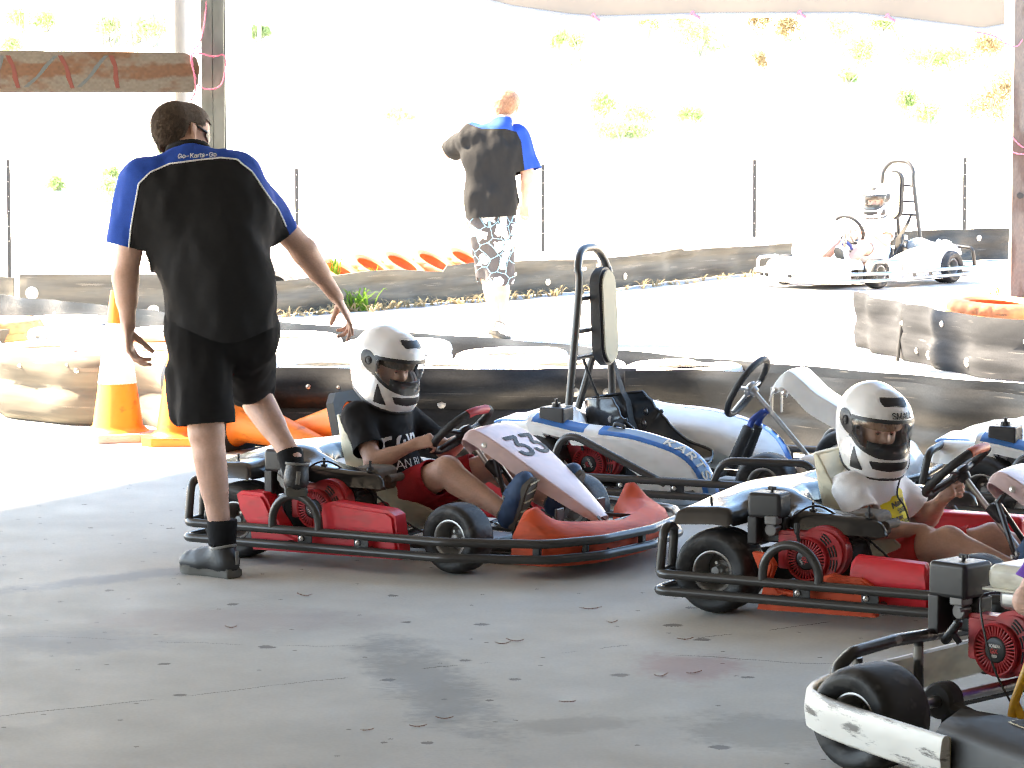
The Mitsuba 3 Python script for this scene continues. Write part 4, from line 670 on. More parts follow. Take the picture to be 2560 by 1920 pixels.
def pod_b(t, s, decals=True):
    """white side pod of the newer karts; s = -1 for the right side (engine window), 1 for the left"""
    R = lambda x, y, z: (x, s * abs(y), z); F = frame((0, 0, 0), (1, 0, 0), (0, -1, 0)) if s < 0 else frame((0, 0, 0), (-1, 0, 0), (0, 1, 0))
    top = [(-.14, .335), (-.07, .325), (.07, .30), (.16, .292), (.32, .28), (.45, .252), (.54, .222), (.60, .18), (.64, .12), (.665, .045)]
    out = Polygon(top + [(-.02, .045), (-.06, .14), (-.10, .22)])
    if s < 0: out = out.difference(Polygon([(-.07, .296), (.055, .274), (.07, .25), (.125, .25), (.15, .275), (.37, .14), (.37, .07), (.13, .07), (.10, .12), (.02, .20)]).buffer(-.004).buffer(.004))
    pts = lambda g: [(x, y) if s < 0 else (-x, y) for x, y in g]
    gm = trimesh.creation.extrude_polygon(Polygon(pts(out.exterior.coords), [pts(i.coords) for i in out.interiors]), .006, engine='earcut'); t.add('pod_wall', move(gm, F @ shift(0, 0, .53)), 'mat_gloss_white', 30)
    # the rolled top: from the wall's edge up and in towards the seat
    tp = spline([(x, z, 0) for x, z in top], 5); T = np.gradient(tp, axis=0); T /= np.linalg.norm(T, axis=1, keepdims=True); Nn = np.stack([-T[:, 1], T[:, 0]], 1); S = []
    for (x, z, _), n in zip(tp, Nn):
        q = []
        for o, up in ((.536, -.004), (.531, .010), (.517, .026), (.475, .040), (.425, .036), (.36, .012), (.30, -.02), (.285, -.05), (.28, -.11)): q.append((x + n[0] * up, s * o, max(z + n[1] * up, .04)))
        S.append(q)
    S = np.array(S); sh = loft(S, False, False); sh = (sh[0], sh[1][:, ::-1]) if vnormals(*sh)[:, 2].mean() < 0 else sh; t.add('pod_top', solidify(sh, .004), 'mat_gloss_white', 40)
    if not decals: return
    for (j0, j1, a, b, m) in ((1, 4, 16, 46, 'mat_decal_blue'), (1, 3, 2, 14, 'mat_decal_blue'), (2, 3, 17, 45, 'mat_decal_grey')):
        q = S[a:b, j0:j1 + 1].copy(); q += vnormals(*sh).reshape(S.shape)[a:b, j0:j1 + 1] * (.0015 if m == 'mat_decal_blue' else .0025); g = loft(q, False, False); t.add('decal', g, m, 40, label='blue sticker stripe along the pod' if m == 'mat_decal_blue' else None)
    vn = vnormals(*sh).reshape(S.shape)
    word = 'KARTS' if s < 0 else 'STRAK'                      # letters one by one, so that they follow the stripe forward and down
    for L, i in zip('KARTS', np.linspace(27, 39, 5)):
        i = int(round(i)); p, n = (S[i, 2] + S[i, 3]) / 2, unit(vn[i, 2] + vn[i, 3]); x = unit(S[i + 1, 2] - S[i - 1, 2]) * (1 if s < 0 else -1); X = frame(p + n * .004, x, n)
        t.add('letter', move(text(L, .050, True, .0012), X), 'mat_print_cream', False)
def kart_b(label, O, yaw, hoop=True, decals=True, rail=None):
    X = shift(O[0], O[1], 0) @ rot([0, 0, 1], -yaw); t = Thing('go_kart', label, 'go-kart', mat=X)
    bumpers(t, FRONT, [[(.02, -.655, .137), (.085, -.66, .33), (.545, -.655, .125)], [(.755, -.655, .137), (.80, -.66, .235), (1.16, -.60, .235), (1.19, -.585, .137)], [(.755, .655, .137), (.80, .66, .235), (1.16, .60, .235), (1.19, .585, .137)]], rear_hoops=False, rx=-.33, rail=rail)
    for s in (-1, 1): t.add('rear_hoop', tube(fillet([(-.33, s * .64, .137), (-.30, s * .635, .30), (-.30, s * .22, .33), (-.33, s * .21, .137)], .05, 6), .0155, 12), 'mat_tube_worn', 40)
    chassis(t, .93); wheel(t, (-.10, -.50, .1425), .1425, .185, 0, -1); wheel(t, (-.10, .50, .1425), .1425, .185, 0, 1); wheel(t, (.93, -.485, .128), .128, .13, 0, -1, .066); wheel(t, (.93, .485, .128), .128, .13, 0, 1, .066)
    engine(t, (.12, -.47, .165), turn=-62, airbox=(.11, .10, .10), muffler=False); pod_b(t, -1, decals); pod_b(t, 1, decals)
    S = seat(t, -.02, [(-.05, .395), (-.04, .33), (-.01, .24), (.06, .15), (.18, .10), (.32, .09), (.46, .12)], [.17, .19, .20, .20, .19, .185, .17], [.17, .20, .21, .23, .20, .13, .05], 'mat_gloss_black', 'mat_gloss_black', [(8, 23), (12, 22), (8, 1), (12, 2)])
    poly = [(-.34, -.50), (-.36, 0), (-.34, .50), (-.12, .53), (.10, .40), (.02, .26), (-.04, .20), (-.045, -.20), (.02, -.26), (.10, -.40), (-.12, -.53)]
    t.add('rear_deck', panel(poly, lambda x, y: .325 + .055 * np.exp(-((x + .05) / .13) ** 2) * np.exp(-((np.abs(y) - .22) / .11) ** 2) + .02 * np.exp(-(y / .4) ** 2), .06, .09), 'mat_gloss_white', 45)
    if decals: t.add('decal', panel([(-.335, -.46), (-.345, -.2), (-.24, -.2), (-.17, -.46)], lambda x, y: .329 + .055 * np.exp(-((x + .05) / .13) ** 2) * np.exp(-((np.abs(y) - .22) / .11) ** 2) + .02 * np.exp(-(y / .4) ** 2), .03, .012), 'mat_decal_blue', 45)
    t.add('control_box', join(rbox(.115, .11, .075, .008, (-.035, -.46, .365)), cyl((-.035, -.46, .40), (-.035, -.46, .418), .02, 10), cyl((-.035, -.46, .41), (-.035, -.46, .435), .008, 8)), 'mat_engine_black', 30)
    t.add('pod_handle', tube(fillet([(.235, -.47, .31), (.24, -.47, .345), (.285, -.475, .335), (.28, -.475, .305)], .012, 4), .009, 8), 'mat_engine_black')
    # roll hoop with ladder rungs, a brace and a padded headrest
    if hoop:
        L = [(-.08, -.25, .28), (-.06, -.17, .86), (-.07, -.155, .97), (-.085, -.09, 1.04), (-.085, 0, 1.055), (-.085, .09, 1.04), (-.07, .155, .97), (-.06, .17, .86), (-.08, .25, .28)]
        t.add('roll_hoop', tube(spline(L, 7), .0175, 12), 'mat_tube', 40)
        for z, w in ((.84, .172), (.70, .19), (.585, .206)): t.add('hoop_rung', tube([(-.06, -w, z), (-.06, w, z)], .010, 8), 'mat_tube')
        t.add('hoop_brace', tube([(-.06, 0, .60), (-.14, -.03, .30)], .016, 10), 'mat_tube')
        st = lambda r, h: [(r * math.cos(a), h + r * math.sin(a)) for a in np.linspace(0, np.pi, 14)] + [(r * math.cos(a), -h + r * math.sin(a)) for a in np.linspace(np.pi, 2 * np.pi, 14)]
        HX = frame((-.045, 0, .755), (0, 1, 0), (1, 0, .05)); t.add('headrest', prism(st(.085, .13), .06, HX, .012), 'mat_pad_black', 35); t.add('headrest_face', prism(st(.074, .128), .008, HX @ shift(0, 0, .056), .003), 'mat_pad_beige', 35)
        t.add('harness', loft([[p - V(0, w, 0), p + V(0, w, 0)] for p, w in zip([V(-.05, .16, .60), V(-.01, .14, .50), V(.03, .11, .42), V(.06, .10, .38), V(.075, .10, .30), V(.12, .11, .18)], (.008, .02, .026, .03, .03, .03))], False, False), 'mat_strap', 40)
        t.add('harness', tube(spline([(-.06, -.12, .58), (-.02, -.11, .47), (.01, -.10, .40), (.04, -.10, .32)], 4), .007, 6), 'mat_strap')
    # steering and nose
    steering(t, (.655, 0, .475), (-.86, 0, .52), .14, [(0, 360, 'mat_grip', 1.0)], (1.0, 0, .12), False, 'mat_rim', 'mat_steel')
    t.each('padded_stay', [*[cyl((.685, s * .05, .31), (.61, s * .07, .13), .026, 14, bev=.006) for s in (-1, 1)]], 'mat_pad_black', 35); t.each('stay', [*[tube(spline([(.685, s * .05, .30), (.70, s * .045, .34), (.74, s * .02, .375)], 4), .014, 10) for s in (-1, 1)]], 'mat_blue_metal')
    t.each('nose_stay', [rbox(.006, .025, .12, .002, (.79, -.06, .425)), rbox(.006, .025, .12, .002, (.79, .06, .425))], 'mat_rim')
    sh = nosepanel(t, [(.80, .455, .10, .03), (.815, .50, .11, .045), (.85, .545, .11, .06), (.885, .56, .11, .075), (.94, .52, .105, .085), (1.0, .47, .10, .09), (1.12, .40, .09, .085), (1.25, .30, .075, .07), (1.36, .20, .06, .04)], 'mat_gloss_white')
    t.each('nose_bolt', [*[move(lathe([(0, 0), (.013, 0), (.011, .005), (0, .007)], 12), frame((x, s * .112, z), (1, 0, 0), (0, s, .1))) for x, z in ((.825, .478), (.865, .468)) for s in (-1, 1)]], 'mat_steel')
    poly = [(1.02, -.44), (1.30, -.42), (1.40, -.2), (1.43, 0), (1.40, .2), (1.30, .42), (1.02, .44), (1.06, .2), (1.10, 0), (1.06, -.2)]
    t.add('front_fairing', panel(poly, lambda x, y: .245 + .02 * np.exp(-(y / .2) ** 2) - .35 * np.clip(x - 1.2, 0, 1) ** 1.3, .05, .08), 'mat_gloss_white', 45); decals and t.add('decal', panel([(1.12, -.40), (1.28, -.38), (1.34, -.22), (1.2, -.22)], lambda x, y: .249 + .02 * np.exp(-(y / .2) ** 2) - .35 * np.clip(x - 1.2, 0, 1) ** 1.3, .03, .02), 'mat_decal_blue', 45)
    t.add('front_wall', outward(loft([[(np.interp(abs(y), [0, .3, .47], [1.40, 1.37, 1.26]) + a, y, z) for a, z in ((-.02, .045), (0, .06), (.005, .13), (-.01, .17), (-.03, .17), (-.03, .045))] for y in np.linspace(-.45, .45, 15)])), 'mat_gloss_white', 40)
    t.each('pedal', [*[rbox(.012, .06, .13, .004, (1.16, s * .17, .15)) for s in (-1, 1)]], 'mat_tube')
    return t, X
KW, XW = kart_b('empty white go-kart with a tall roll hoop, padded headrest and black seat', (.414, 13.923), 25)
K4, X4 = kart_b('blue and white go-kart parked at the right, mostly hidden behind the steering wheel', (2.21, 13.19), 25, False)
KF, XF = kart_b('distant white go-kart out in the sun on the far side of the track', (3.36, 28.2), 132, True, False, 'mat_steel')

# the nearest kart, cut by the corner of the frame
XC = shift(1.37, 8.77, 0) @ rot([0, 0, 1], -45); XCi = np.linalg.inv(XC); lc = lambda *p: xf(A(p, float)[None], XCi)[0]
t = KC = Thing('go_kart', 'nearest go-kart with a scuffed white plastic bumper, in the bottom right corner', 'go-kart', mat=XC)
path = [(1.620, 9.380), (1.310, 9.010), (1.090, 8.750), (0.880, 8.510), (0.810, 8.390), (0.785, 8.290), (0.795, 8.210), (0.835, 8.100), (0.940, 7.880), (1.055, 7.660)]
C = np.array([lc(x, y, 0) for x, y in path]); Cs, L = resample(spline(C, 8), .02); T = np.gradient(Cs, axis=0); T /= np.linalg.norm(T, axis=1, keepdims=True); Nn = np.stack([-T[:, 1], T[:, 0], 0 * T[:, 0]], 1); Nn *= -np.sign((Nn * (Cs - Cs.mean(0))).sum()) * -1
S = []
for c, n in zip(Cs, Nn): S.append([c + n * a + V(0, 0, z) for a, z in ((-.012, .105), (0, .097), (.012, .105), (.018, .150), (.012, .195), (.004, .203), (-.004, .203), (-.010, .195), (-.012, .15))])
t.add('bumper_band', outward(loft(S)), 'mat_scuffed', 40, label='scuffed white plastic bumper band')
g = loft([[c + n * (-.0150) + V(0, 0, z) for z in (.105, .15, .198)] for c, n in zip(Cs, Nn)], False, False); t.add('bumper_lining', g, 'mat_seat_cream', 40, label='cream inner face of the bumper band')
t.add('bumper_hoop', tube(fillet([lc(*p) for p in [(.845, 8.38, .12), (.865, 8.39, .235), (.905, 8.41, .272), (1.04, 8.60, .272), (1.24, 8.87, .25), (1.34, 9.02, .235), (1.36, 9.05, .1)]], .05, 7), .0175, 12), 'mat_tube_worn', 40)
for a, b in (((.925, 8.46, .25), (.93, 8.47, .06)), ((1.12, 8.71, .25), (1.125, 8.72, .06))): t.add('hoop_leg', tube([lc(*a), lc(*b)], .0145, 10), 'mat_tube_worn', 40)
wheel(t, (.085, -.70, .14), .14, .19, 0, -1); wheel(t, (.085, .42, .14), .14, .19, 0, 1); t.add('rear_axle', cyl((.085, -.70, .14), (.085, .42, .14), .016, 12), 'mat_steel'); t.each('axle_carrier', [cyl((.085, -.42, .14), (.085, -.36, .14), .05, 20, bev=.008), tube([(.085, -.40, .135), (.28, -.40, .09)], .02, 8)], 'mat_engine_dark')
e = engine(t, (.055, -.12, .237), tank=True, turn=0, handle=False, airbox=(.13, .13, .20)); Pq = shift(.055, -.12, .237)
t.add('pull_handle', join(rbox(.022, .026, .085, .008, (0, 0, 0)), tube([(0, 0, 0), (.03, .015, -.02)], .008, 8)) if False else move(join(rbox(.022, .028, .088, .009), tube([(0, 0, 0), (.035, .01, -.012)], .009, 8)), Pq @ shift(-.105, -.06, .045) @ rot([0, 1, 0], 38)), 'mat_engine_black', 35)
t.add('throttle_cable', tube(spline([lc(*p) for p in [(1.29, 8.44, .43), (1.245, 8.4, .42), (1.25, 8.38, .34), (1.28, 8.36, .23), (1.33, 8.32, .13), (1.36, 8.28, .07)]], 6), .0035, 6), 'mat_engine_black')
t.each('seat_stay', [tube([lc(1.37, 8.3, .30), lc(1.335, 8.3, .20), lc(1.32, 8.3, .155), lc(1.308, 8.3, .07)], .012, 10), tube([lc(1.322, 8.3, .16), lc(1.36, 8.28, .08)], .012, 10)], 'mat_yellow', 40, label='yellow tube stay')
S = []
for k, (x, y) in enumerate([(1.035, 7.78), (1.045, 7.75), (1.09, 7.66), (1.18, 7.48), (1.36, 7.12), (1.55, 6.75)]):
    c = lc(x, y, 0); o = lc(x + .36, y + .20, 0) - c; o = unit(o) * V(1, 1, 0); w = (.05, .12, .20, .25, .26, .24)[k]; h = (.205, .235, .232, .228, .225, .22)[k]
    S.append([c + V(0, 0, .06), c - o * .012 + V(0, 0, .09), c - o * .004 + V(0, 0, h - .045), c + o * .012 + V(0, 0, h - .02), c + o * .04 + V(0, 0, h - .006), c + o * w * .6 + V(0, 0, h + .012), c + o * w + V(0, 0, h - .01), c + o * w + V(0, 0, .03)])
pod = outward(loft(S)); t.add('side_pod', pod, 'mat_pad_black', 35, label='black plastic side pod')
q = [(-.03, -.02), (.08, -.02), (.10, .03), (-.015, .03)]; dx = unit(lc(1.36, 7.12, 0) - lc(1.09, 7.66, 0)); nrm = unit(V(0, 0, 1)); PX = frame(lc(1.235, 7.64, 0) + V(0, 0, .5), dx, nrm)
for i, (sc, m) in enumerate(((1.0, 'mat_print_cream'), (.88, 'mat_pad_black'))):
    g = trimesh.creation.extrude_polygon(Polygon([((x - .035) * sc + .035, (y - .005) * sc + .005) for x, y in q]), .001, engine='earcut'); t.add('sticker', drape(g, PX, pod, .0015 + .0015 * i), m, False)
t.each('chassis_rail', [tube(fillet([(-.1, -.25, .07), (.3, -.28, .06), (.9, -.2, .06)], .08), .015, 8), tube(fillet([(-.1, .25, .07), (.3, .28, .06), (.9, .2, .06)], .08), .015, 8), tube([(-.08, -.25, .07), (-.08, .25, .07)], .013, 8), tube([(.3, -.28, .06), (.3, .28, .06)], .013, 8)], 'mat_tube', 40)
seat(t, .22, [(.03, .42), (.04, .33), (.07, .24), (.13, .15), (.24, .10), (.36, .09), (.47, .12)], [.15, .18, .195, .20, .19, .185, .17], [.03, .07, .11, .12, .11, .08, .04], 'mat_pad_black')

# ------------------------------------------------------------------ people
mat('skin', proc(lambda p, n, uv: mix((.50, .30, .22), (.57, .365, .285), fbm(p.x * 30, p.y * 30, p.z * 30, 3)) * (.93 + .14 * noise(p.x * 220, p.y * 220, p.z * 220))), .5, specular=.35)
mat('lip', (.36, .14, .11), .45); mat('eye', (.62, .60, .57), .15); mat('iris', (.05, .03, .02), .2)
mat('hair', proc(lambda p, n, uv: mix((.036, .024, .016), (.12, .082, .056), fbm(p.x * 240, p.y * 240, p.z * 70, 2))), .75); mat('hair_red', proc(lambda p, n, uv: mix((.16, .075, .04), (.30, .16, .09), noise(p.x * 260, p.y * 120, p.z * 90))), .6)
def cloth(name, c, v=.25): return mat(name, proc(lambda p, n, uv: mi.Color3f(*c) * (1 - v / 2 + v * noise(p.x * 420, p.y * 420, p.z * 420)) * (.9 + .2 * fbm(p.x * 12, p.y * 12, p.z * 12))), .9, specular=.25)
cloth('shirt_black', (.010, .010, .0115)); cloth('shorts_black', (.009, .0085, .009)); cloth('sock', (.009, .009, .010)); cloth('shorts_red', (.33, .016, .022)); cloth('shorts_red2', (.50, .035, .03)); cloth('shirt_white', (.78, .77, .78), .10); cloth('purple', (.12, .05, .30))
mat('piping', (.72, .72, .72), .6); mat('print_yellow', (.72, .62, .02), .7); mat('shoe_black', (.020, .020, .021), .5); mat('sole', (.10, .095, .083), .8); mat('shoe_blue', (.03, .07, .16), .6); mat('shoe_white', (.62, .60, .58), .55); mat('collar_grey', (.16, .155, .14), .7); mat('sole_line', (.45, .42, .30), .7)
mat('helmet', proc(lambda p, n, uv: mix((.74, .73, .72), (.55, .53, .50), .5 * smoothstep(.66, .78, fbm(p.x * 22, p.y * 22, p.z * 22, 4)))), .18, clearcoat=1.0, clearcoat_gloss=.95)
mat('lining', (.20, .20, .20), .8); mat('helmet_black', (.018, .018, .019), .4); scene['mat_visor'] = {'type': 'thindielectric', 'int_ior': 1.35, 'specular_transmittance': rgb(.92, .93, .92)}
mat('lens', (.008, .008, .008), .35, specular=.3)
PIPE = [(-1.376, 1.166), (-1.365, 1.258), (-1.351, 1.333), (-1.335, 1.417), (-1.294, 1.457), (-1.227, 1.487), (-1.127, 1.500), (-1.047, 1.508), (-0.990, 1.502), (-0.936, 1.457), (-0.886, 1.383), (-0.848, 1.320), (-0.822, 1.255), (-.78, 1.15)]
def staff_shirt(curve, black, blue):
    """black below the seam curve (x, z), blue yoke and sleeve tops above it"""
    def fn(p, n, uv):
        zc = mi.Float(curve[0][1])
        for (x0, z0), (x1, z1) in zip(curve[:-1], curve[1:]): zc = dr.select((p.x >= x0) & (p.x < x1), z0 + (z1 - z0) * (p.x - x0) / (x1 - x0), zc)
        up = (p.z > zc) | (p.x < curve[0][0]); up = up & (p.x < curve[-1][0]) | (p.x >= curve[-1][0])
        w = .88 + .24 * noise(p.x * 420, p.y * 420, p.z * 420); return dr.select(up, mi.Color3f(*blue), mi.Color3f(*black)) * w
    return proc(fn)
mat('staff_shirt', staff_shirt(PIPE, (.011, .011, .012), (.018, .06, .32)), .85, specular=.25)

def head(B, c, fwd, up, s=1.0):
    """skull, face and ears as bones; returns the frame"""
    x = unit(fwd); z = unit(A(up) - x * (A(up) @ x)); y = np.cross(z, x); Mx = np.stack([x, y, z], 1) * s; P = lambda *p: A(c) + Mx @ A(p, float)
    b = lambda p, q, r0, r1, k=.015, M=None: B.append(bone(P(*p), P(*q), r0 * s, r1 * s, k * s, M))
    b((-.03, 0, .032), (.018, 0, .04), .077, .075, .02); b((.03, 0, .02), (.038, 0, -.055), .060, .044, .03); b((.05, 0, -.088), (.058, 0, -.092), .022, .02, .02)
    for q in (-1, 1):
        b((0, q * .055, -.045), (.045, q * .018, -.088), .020, .018, .03); b((.055, q * .032, -.02), (.06, q * .034, -.025), .024, .022, .03); b((.066, q * .014, .028), (.058, q * .046, .024), .013, .012, .015)
        b((-.002, q * .078, .018), (.004, q * .076, -.022), .012, .008, .006); b((-.014, q * .086, .02), (-.008, q * .083, -.005), .007, .006, .004)
    b((.080, 0, .016), (.100, 0, -.022), .008, .012, .012); b((.088, -.012, -.026), (.088, .012, -.026), .009, .009, .01); b((.080, -.014, -.054), (.080, .014, -.054), .008, .008, .012); b((.078, -.012, -.065), (.078, .012, -.065), .009, .009, .012)
    return P, Mx / s
def sockets(P, s):
    E = [P(.094, q * .031, .004) for q in (-1, 1)]
    def ex(Q, d):
        for e in E: d = np.maximum(d, .0165 * s - np.linalg.norm((Q - e) * [1, 1, 1.15], axis=1))
        return d
    return ex
def eyes(t, P, M, s, lids=True):
    for q in (-1, 1):
        t.add('eye', move(lathe([(0, -.0115 * s), (.008 * s, -.008 * s), (.0115 * s, 0), (.008 * s, .008 * s), (0, .0115 * s)], 16), frame(P(.0705, q * .031, .005), (0, 0, 1), M[:, 0])), 'mat_eye', True)
        t.add('iris', move(lathe([(0, .0005), (.0055 * s, 0), (.0055 * s, -.001), (0, -.001)], 14), frame(P(.0705, q * .031, .002) + M[:, 0] * .0112 * s, (0, 0, 1), M[:, 0])), 'mat_iris', True)
        t.add('eyelid', tube([P(.0815, q * .019, .004), P(.0835, q * .031, .0095), P(.079, q * .044, .004)], [.0022 * s, .0035 * s, .002 * s], 6), 'mat_lip', 40)
        t.add('eyebrow', tube([P(.082, q * .012, .026), P(.080, q * .032, .032), P(.070, q * .05, .027)], [.0025 * s, .0035 * s, .002 * s], 6), 'mat_hair', 40)
def hand(B, W, d, n, u, s=1.0, curls=((.35, .5, .4),) * 4, tdir=(.55, .75, .25), tbend=.3, spread=.05):
    """palm, four unequal fingers with knuckle bends and a thumb from the side of the palm"""
    d = unit(d); u = unit(A(u) - d * (A(u) @ d)); n = unit(A(n) - d * (A(n) @ d) - u * (A(n) @ u)); Mf = flat(n, .62)
    for o, r in ((.027, .0135), (.009, .0145), (-.010, .0135), (-.027, .0115)): B.append(bone(W + u * o * .45 * s, W + d * .083 * s + u * o * s, .018 * s, r * s, .012 * s, Mf))
    for i, (o, ln, r) in enumerate(((.028, .96, .0088), (.0095, 1.07, .0090), (-.0095, 1.0, .0086), (-.0275, .80, .0076))):
        p = W + d * (.084 - abs(o - .009) * .25) * s + u * o * s; a = 0; dd = unit(d + u * spread * (o / .028))
        for L, c, k in zip((.043, .027, .022), curls[i], (1.0, .92, .82)):
            a += c; q = p + (math.cos(a) * dd + math.sin(a) * n) * L * ln * s; B.append(bone(p, q, r * k * s, r * k * .9 * s, .004 * s)); p = q
    p = W + d * .022 * s + u * .022 * s; td = unit(d * tdir[0] + u * tdir[1] + n * tdir[2]); ax = unit(d * .6 + n * .8 - u * .3)
    for L, r in ((.046, .0125), (.034, .0102), (.027, .0092)):
        q = p + td * L * s; B.append(bone(p, q, r * s, r * .92 * s, .006 * s)); td = unit(td + ax * tbend); p = q
def limb(B, a, b, c, r, k=.02, bulge=.0):
    """two-segment limb a-b-c with radii r at the three joints and a muscle belly in the upper part of each"""
    a, b, c = A(a), A(b), A(c); B.append(bone(a, b, r[0], r[1], k)); B.append(bone(b, c, r[1], r[2], k))
    if bulge:
        h = unit(np.cross(b - a, c - b)) if np.linalg.norm(np.cross(b - a, c - b)) > 1e-4 else V(1, 0, 0); back = unit(np.cross(c - b, h)); back = back if back @ (a - b + (c - b) * 0) <= 0 or True else -back
        m0, m1 = b + (c - b) * .18, b + (c - b) * .48; B.append(bone(m0 + back * bulge * .5, m1 + back * bulge * .4, r[1] * .92, r[1] * .78, k))
def hem(P, a, b, R, at=0.0, soft=.0):
    """negative beyond point b on the way from a, within R of that axis; positive elsewhere"""
    d = unit(A(b) - A(a)); q = P - A(b); t = q @ d; rad = np.linalg.norm(q - t[:, None] * d, axis=1); return np.where(rad < R, at - t, .2)
def garment(B, cut, h=.006, amp=.012, fr=(9, 9, 5), seed=0, t=.004, smooth=2, fine=.3):
    def ex(P, d): return d + amp * (meshkit.fbm(P * A(fr), 3, seed) - .5) * 2 + amp * fine * (meshkit.noise(P * A(fr) * 3.7, seed + 9) - .5) * 2
    v, f = sdf_mesh(B, h, ex, smooth); v, f = clip((v, f), cut(v)); c = trimesh.Trimesh(v, f, process=False).split(only_watertight=False)
    if len(c) > 1: m = max(c, key=lambda q: len(q.faces)); v, f = vf(m)
    return solidify((v, f), t)
def shoe(t, heel, toe, up, L, m='mat_shoe_black', sole='mat_sole', w=.052, ankle=None, laces=True, name='shoe', high=.085):
    """low shoe from heel to toe on its sole, up the way the ankle goes"""
    X = frame(heel, (1, 0, 0), up); x = unit(A(toe) - A(heel)); z = unit(A(up) - x * (A(up) @ x)); X = np.eye(4); X[:3, 0], X[:3, 1], X[:3, 2], X[:3, 3] = x, np.cross(z, x), z, heel
    k = t.sub(name); o = lambda g: [(px * L, py) for px, py in g]; half = [(0, .030), (.10, .036), (.30, .034), (.50, .037), (.72, .048), (.88, .042), (.97, .022)]; poly = o(half + [(1.0, 0)] + [(a, -b) for a, b in half[::-1]]); sp = spline([(a, b, 0) for a, b in poly], 4, True)[:, :2] * [1, w / .048]
    t.add(k + '__sole', prism(list(map(tuple, sp)), .034, X, .006), sole, 30)
    B = [bone((.04 * L + .03, 0, .055), (.80 * L, 0, .046), .046, .040, .02, flat((0, 1, 0), .92)), bone((.05, 0, .05), (.06, 0, high), .042, .042, .02), bone((.60 * L, 0, .043), (.86 * L, 0, .040), .049, .040, .02, flat((0, 0, 1), .78)), bone((.25 * L, 0, .085), (.62 * L, 0, .062), .034, .034, .02)]
    v, f = sdf_mesh(B, .004, None, 1); g = np.minimum(v[:, 2] - .018, np.where((v[:, 0] < .115), high + .004 - v[:, 2], .1)); v, f = clip((v, f), g); t.add(k + '__upper', move(solidify((v, f), .003), X), m, 40)
    t.add(k + '__collar', move(tube([(.058 + .043 * math.cos(a), .041 * math.sin(a), high + .003 - .010 * math.cos(a)) for a in np.linspace(0, 2 * np.pi, 25)[:-1]], .0055, 7, closed=True), X), 'mat_collar_grey', 40); t.add(k + '__heel_tab', move(rbox(.006, .016, .05, .0028, (-.008, 0, .075)), X), 'mat_collar_grey', 40)
    if laces:
        for i in range(4):
            xx = (.36 + .075 * i) * L; zz = .121 - .011 * i - .006; t.add(k + '__lace', move(tube(spline([(xx, -.022, zz - .014), (xx + .006, 0, zz), (xx, .022, zz - .014)], 4), .0032, 6), X), 'mat_shoe_white' if laces == 'white' else 'mat_rubber', 40)
    return X
def sock(t, a, b, ra, rb, m='mat_sock'):
    p = [A(a) + (A(b) - A(a)) * q for q in np.linspace(0, 1, 9)]; t.add('sock', tube(p, [ra + (rb - ra) * q + .0012 * (i % 2) for i, q in enumerate(np.linspace(0, 1, 9))], 20), m, 50)

# ---- the staff member in the foreground, back to the camera, one foot up on the side hoop
MJ = dict(head=V(-1.203, 11.72, 1.584), neck=V(-1.181, 11.62, 1.506), chest=V(-1.14, 11.58, 1.357), belly=V(-1.068, 11.5, 1.077), pelvis=V(-1.046, 11.52, 0.875), shl=V(-1.338, 11.56, 1.425), shr=V(-0.99, 11.64, 1.425), ell=V(-1.391, 11.5, 1.077), wrl=V(-1.376, 11.44, 0.906),
          elr=V(-0.769, 11.78, 1.162), wrr=V(-0.654, 11.9, 0.98), hipl=V(-1.125, 11.5, 0.852), hipr=V(-0.969, 11.55, 0.856), knl=V(-1.101, 11.46, 0.52), anl=V(-1.051, 11.5, 0.115), knr=V(-0.985, 11.90, 0.645), anr=V(-0.808, 11.688, 0.403), sll=V(-1.396, 11.54, 1.188), slr=V(-0.853, 11.72, 1.225),
          waist=V(-1.053, 11.5, 0.927), heml=V(-1.099, 11.46, 0.537), chl=V(-1.23, 11.56, 1.291), chr=V(-1.017, 11.6, 1.289))
def staff(t, J, skin_h=.0045, face=V(.80, .52, -.30), s=1.0, shirt='mat_staff_shirt', shorts='mat_shorts_black', hair='mat_hair', hands=True, leg_m='mat_skin'):
    B = []; P, M = head(B, J['head'], face, V(.12, .38, .92) if hands else V(.1, .1, 1), 1.0 * s)
    B += [bone(J['neck'] - V(0, .02, .05), J['head'] + V(0, -.015, -.03), .062 * s, .052 * s, .03), bone(J['shl'], J['shr'], .06, .06, .05), bone(J['chest'], J['belly'], .13, .12, .06, flat((0, 1, 0), .7)), bone(J['belly'], J['pelvis'], .12, .13, .06, flat((0, 1, 0), .75))]
    limb(B, J['shl'], J['ell'], J['wrl'], (.056 * s, .042 * s, .026 * s), .02); limb(B, J['shr'], J['elr'], J['wrr'], (.056 * s, .044 * s, .026 * s), .02)
    for a, b in (('ell', 'wrl'), ('elr', 'wrr')): B.append(bone(J[a] + (J[b] - J[a]) * .05, J[a] + (J[b] - J[a]) * .45, .045 * s, .038 * s, .02))
    limb(B, J['hipl'], J['knl'], J['anl'], (.088 * s, .060 * s, .036 * s), .03); limb(B, J['hipr'], J['knr'], J['anr'], (.088 * s, .060 * s, .036 * s), .03)
    for a, b, off in (('knl', 'anl', V(.0, -.022, 0)), ('knr', 'anr', V(.012, -.02, -.012))): B.append(bone(J[a] + (J[b] - J[a]) * .2 + off, J[a] + (J[b] - J[a]) * .5 + off * .6, .054 * s, .042 * s, .03))
    return B, P, M
t = MAN = Thing('person', 'man in a black and blue work shirt, one foot up on the kart hoop', 'person'); J = MJ
B, P, M = staff(t, J)
hand(B, J['wrl'], V(.06, 0, -1), V(1, -.12, 0), V(.12, 1, 0), 1.0, ((.5, .65, .5), (.45, .6, .45), (.4, .6, .45), (.4, .6, .5)), (.80, .30, .75), -.10)
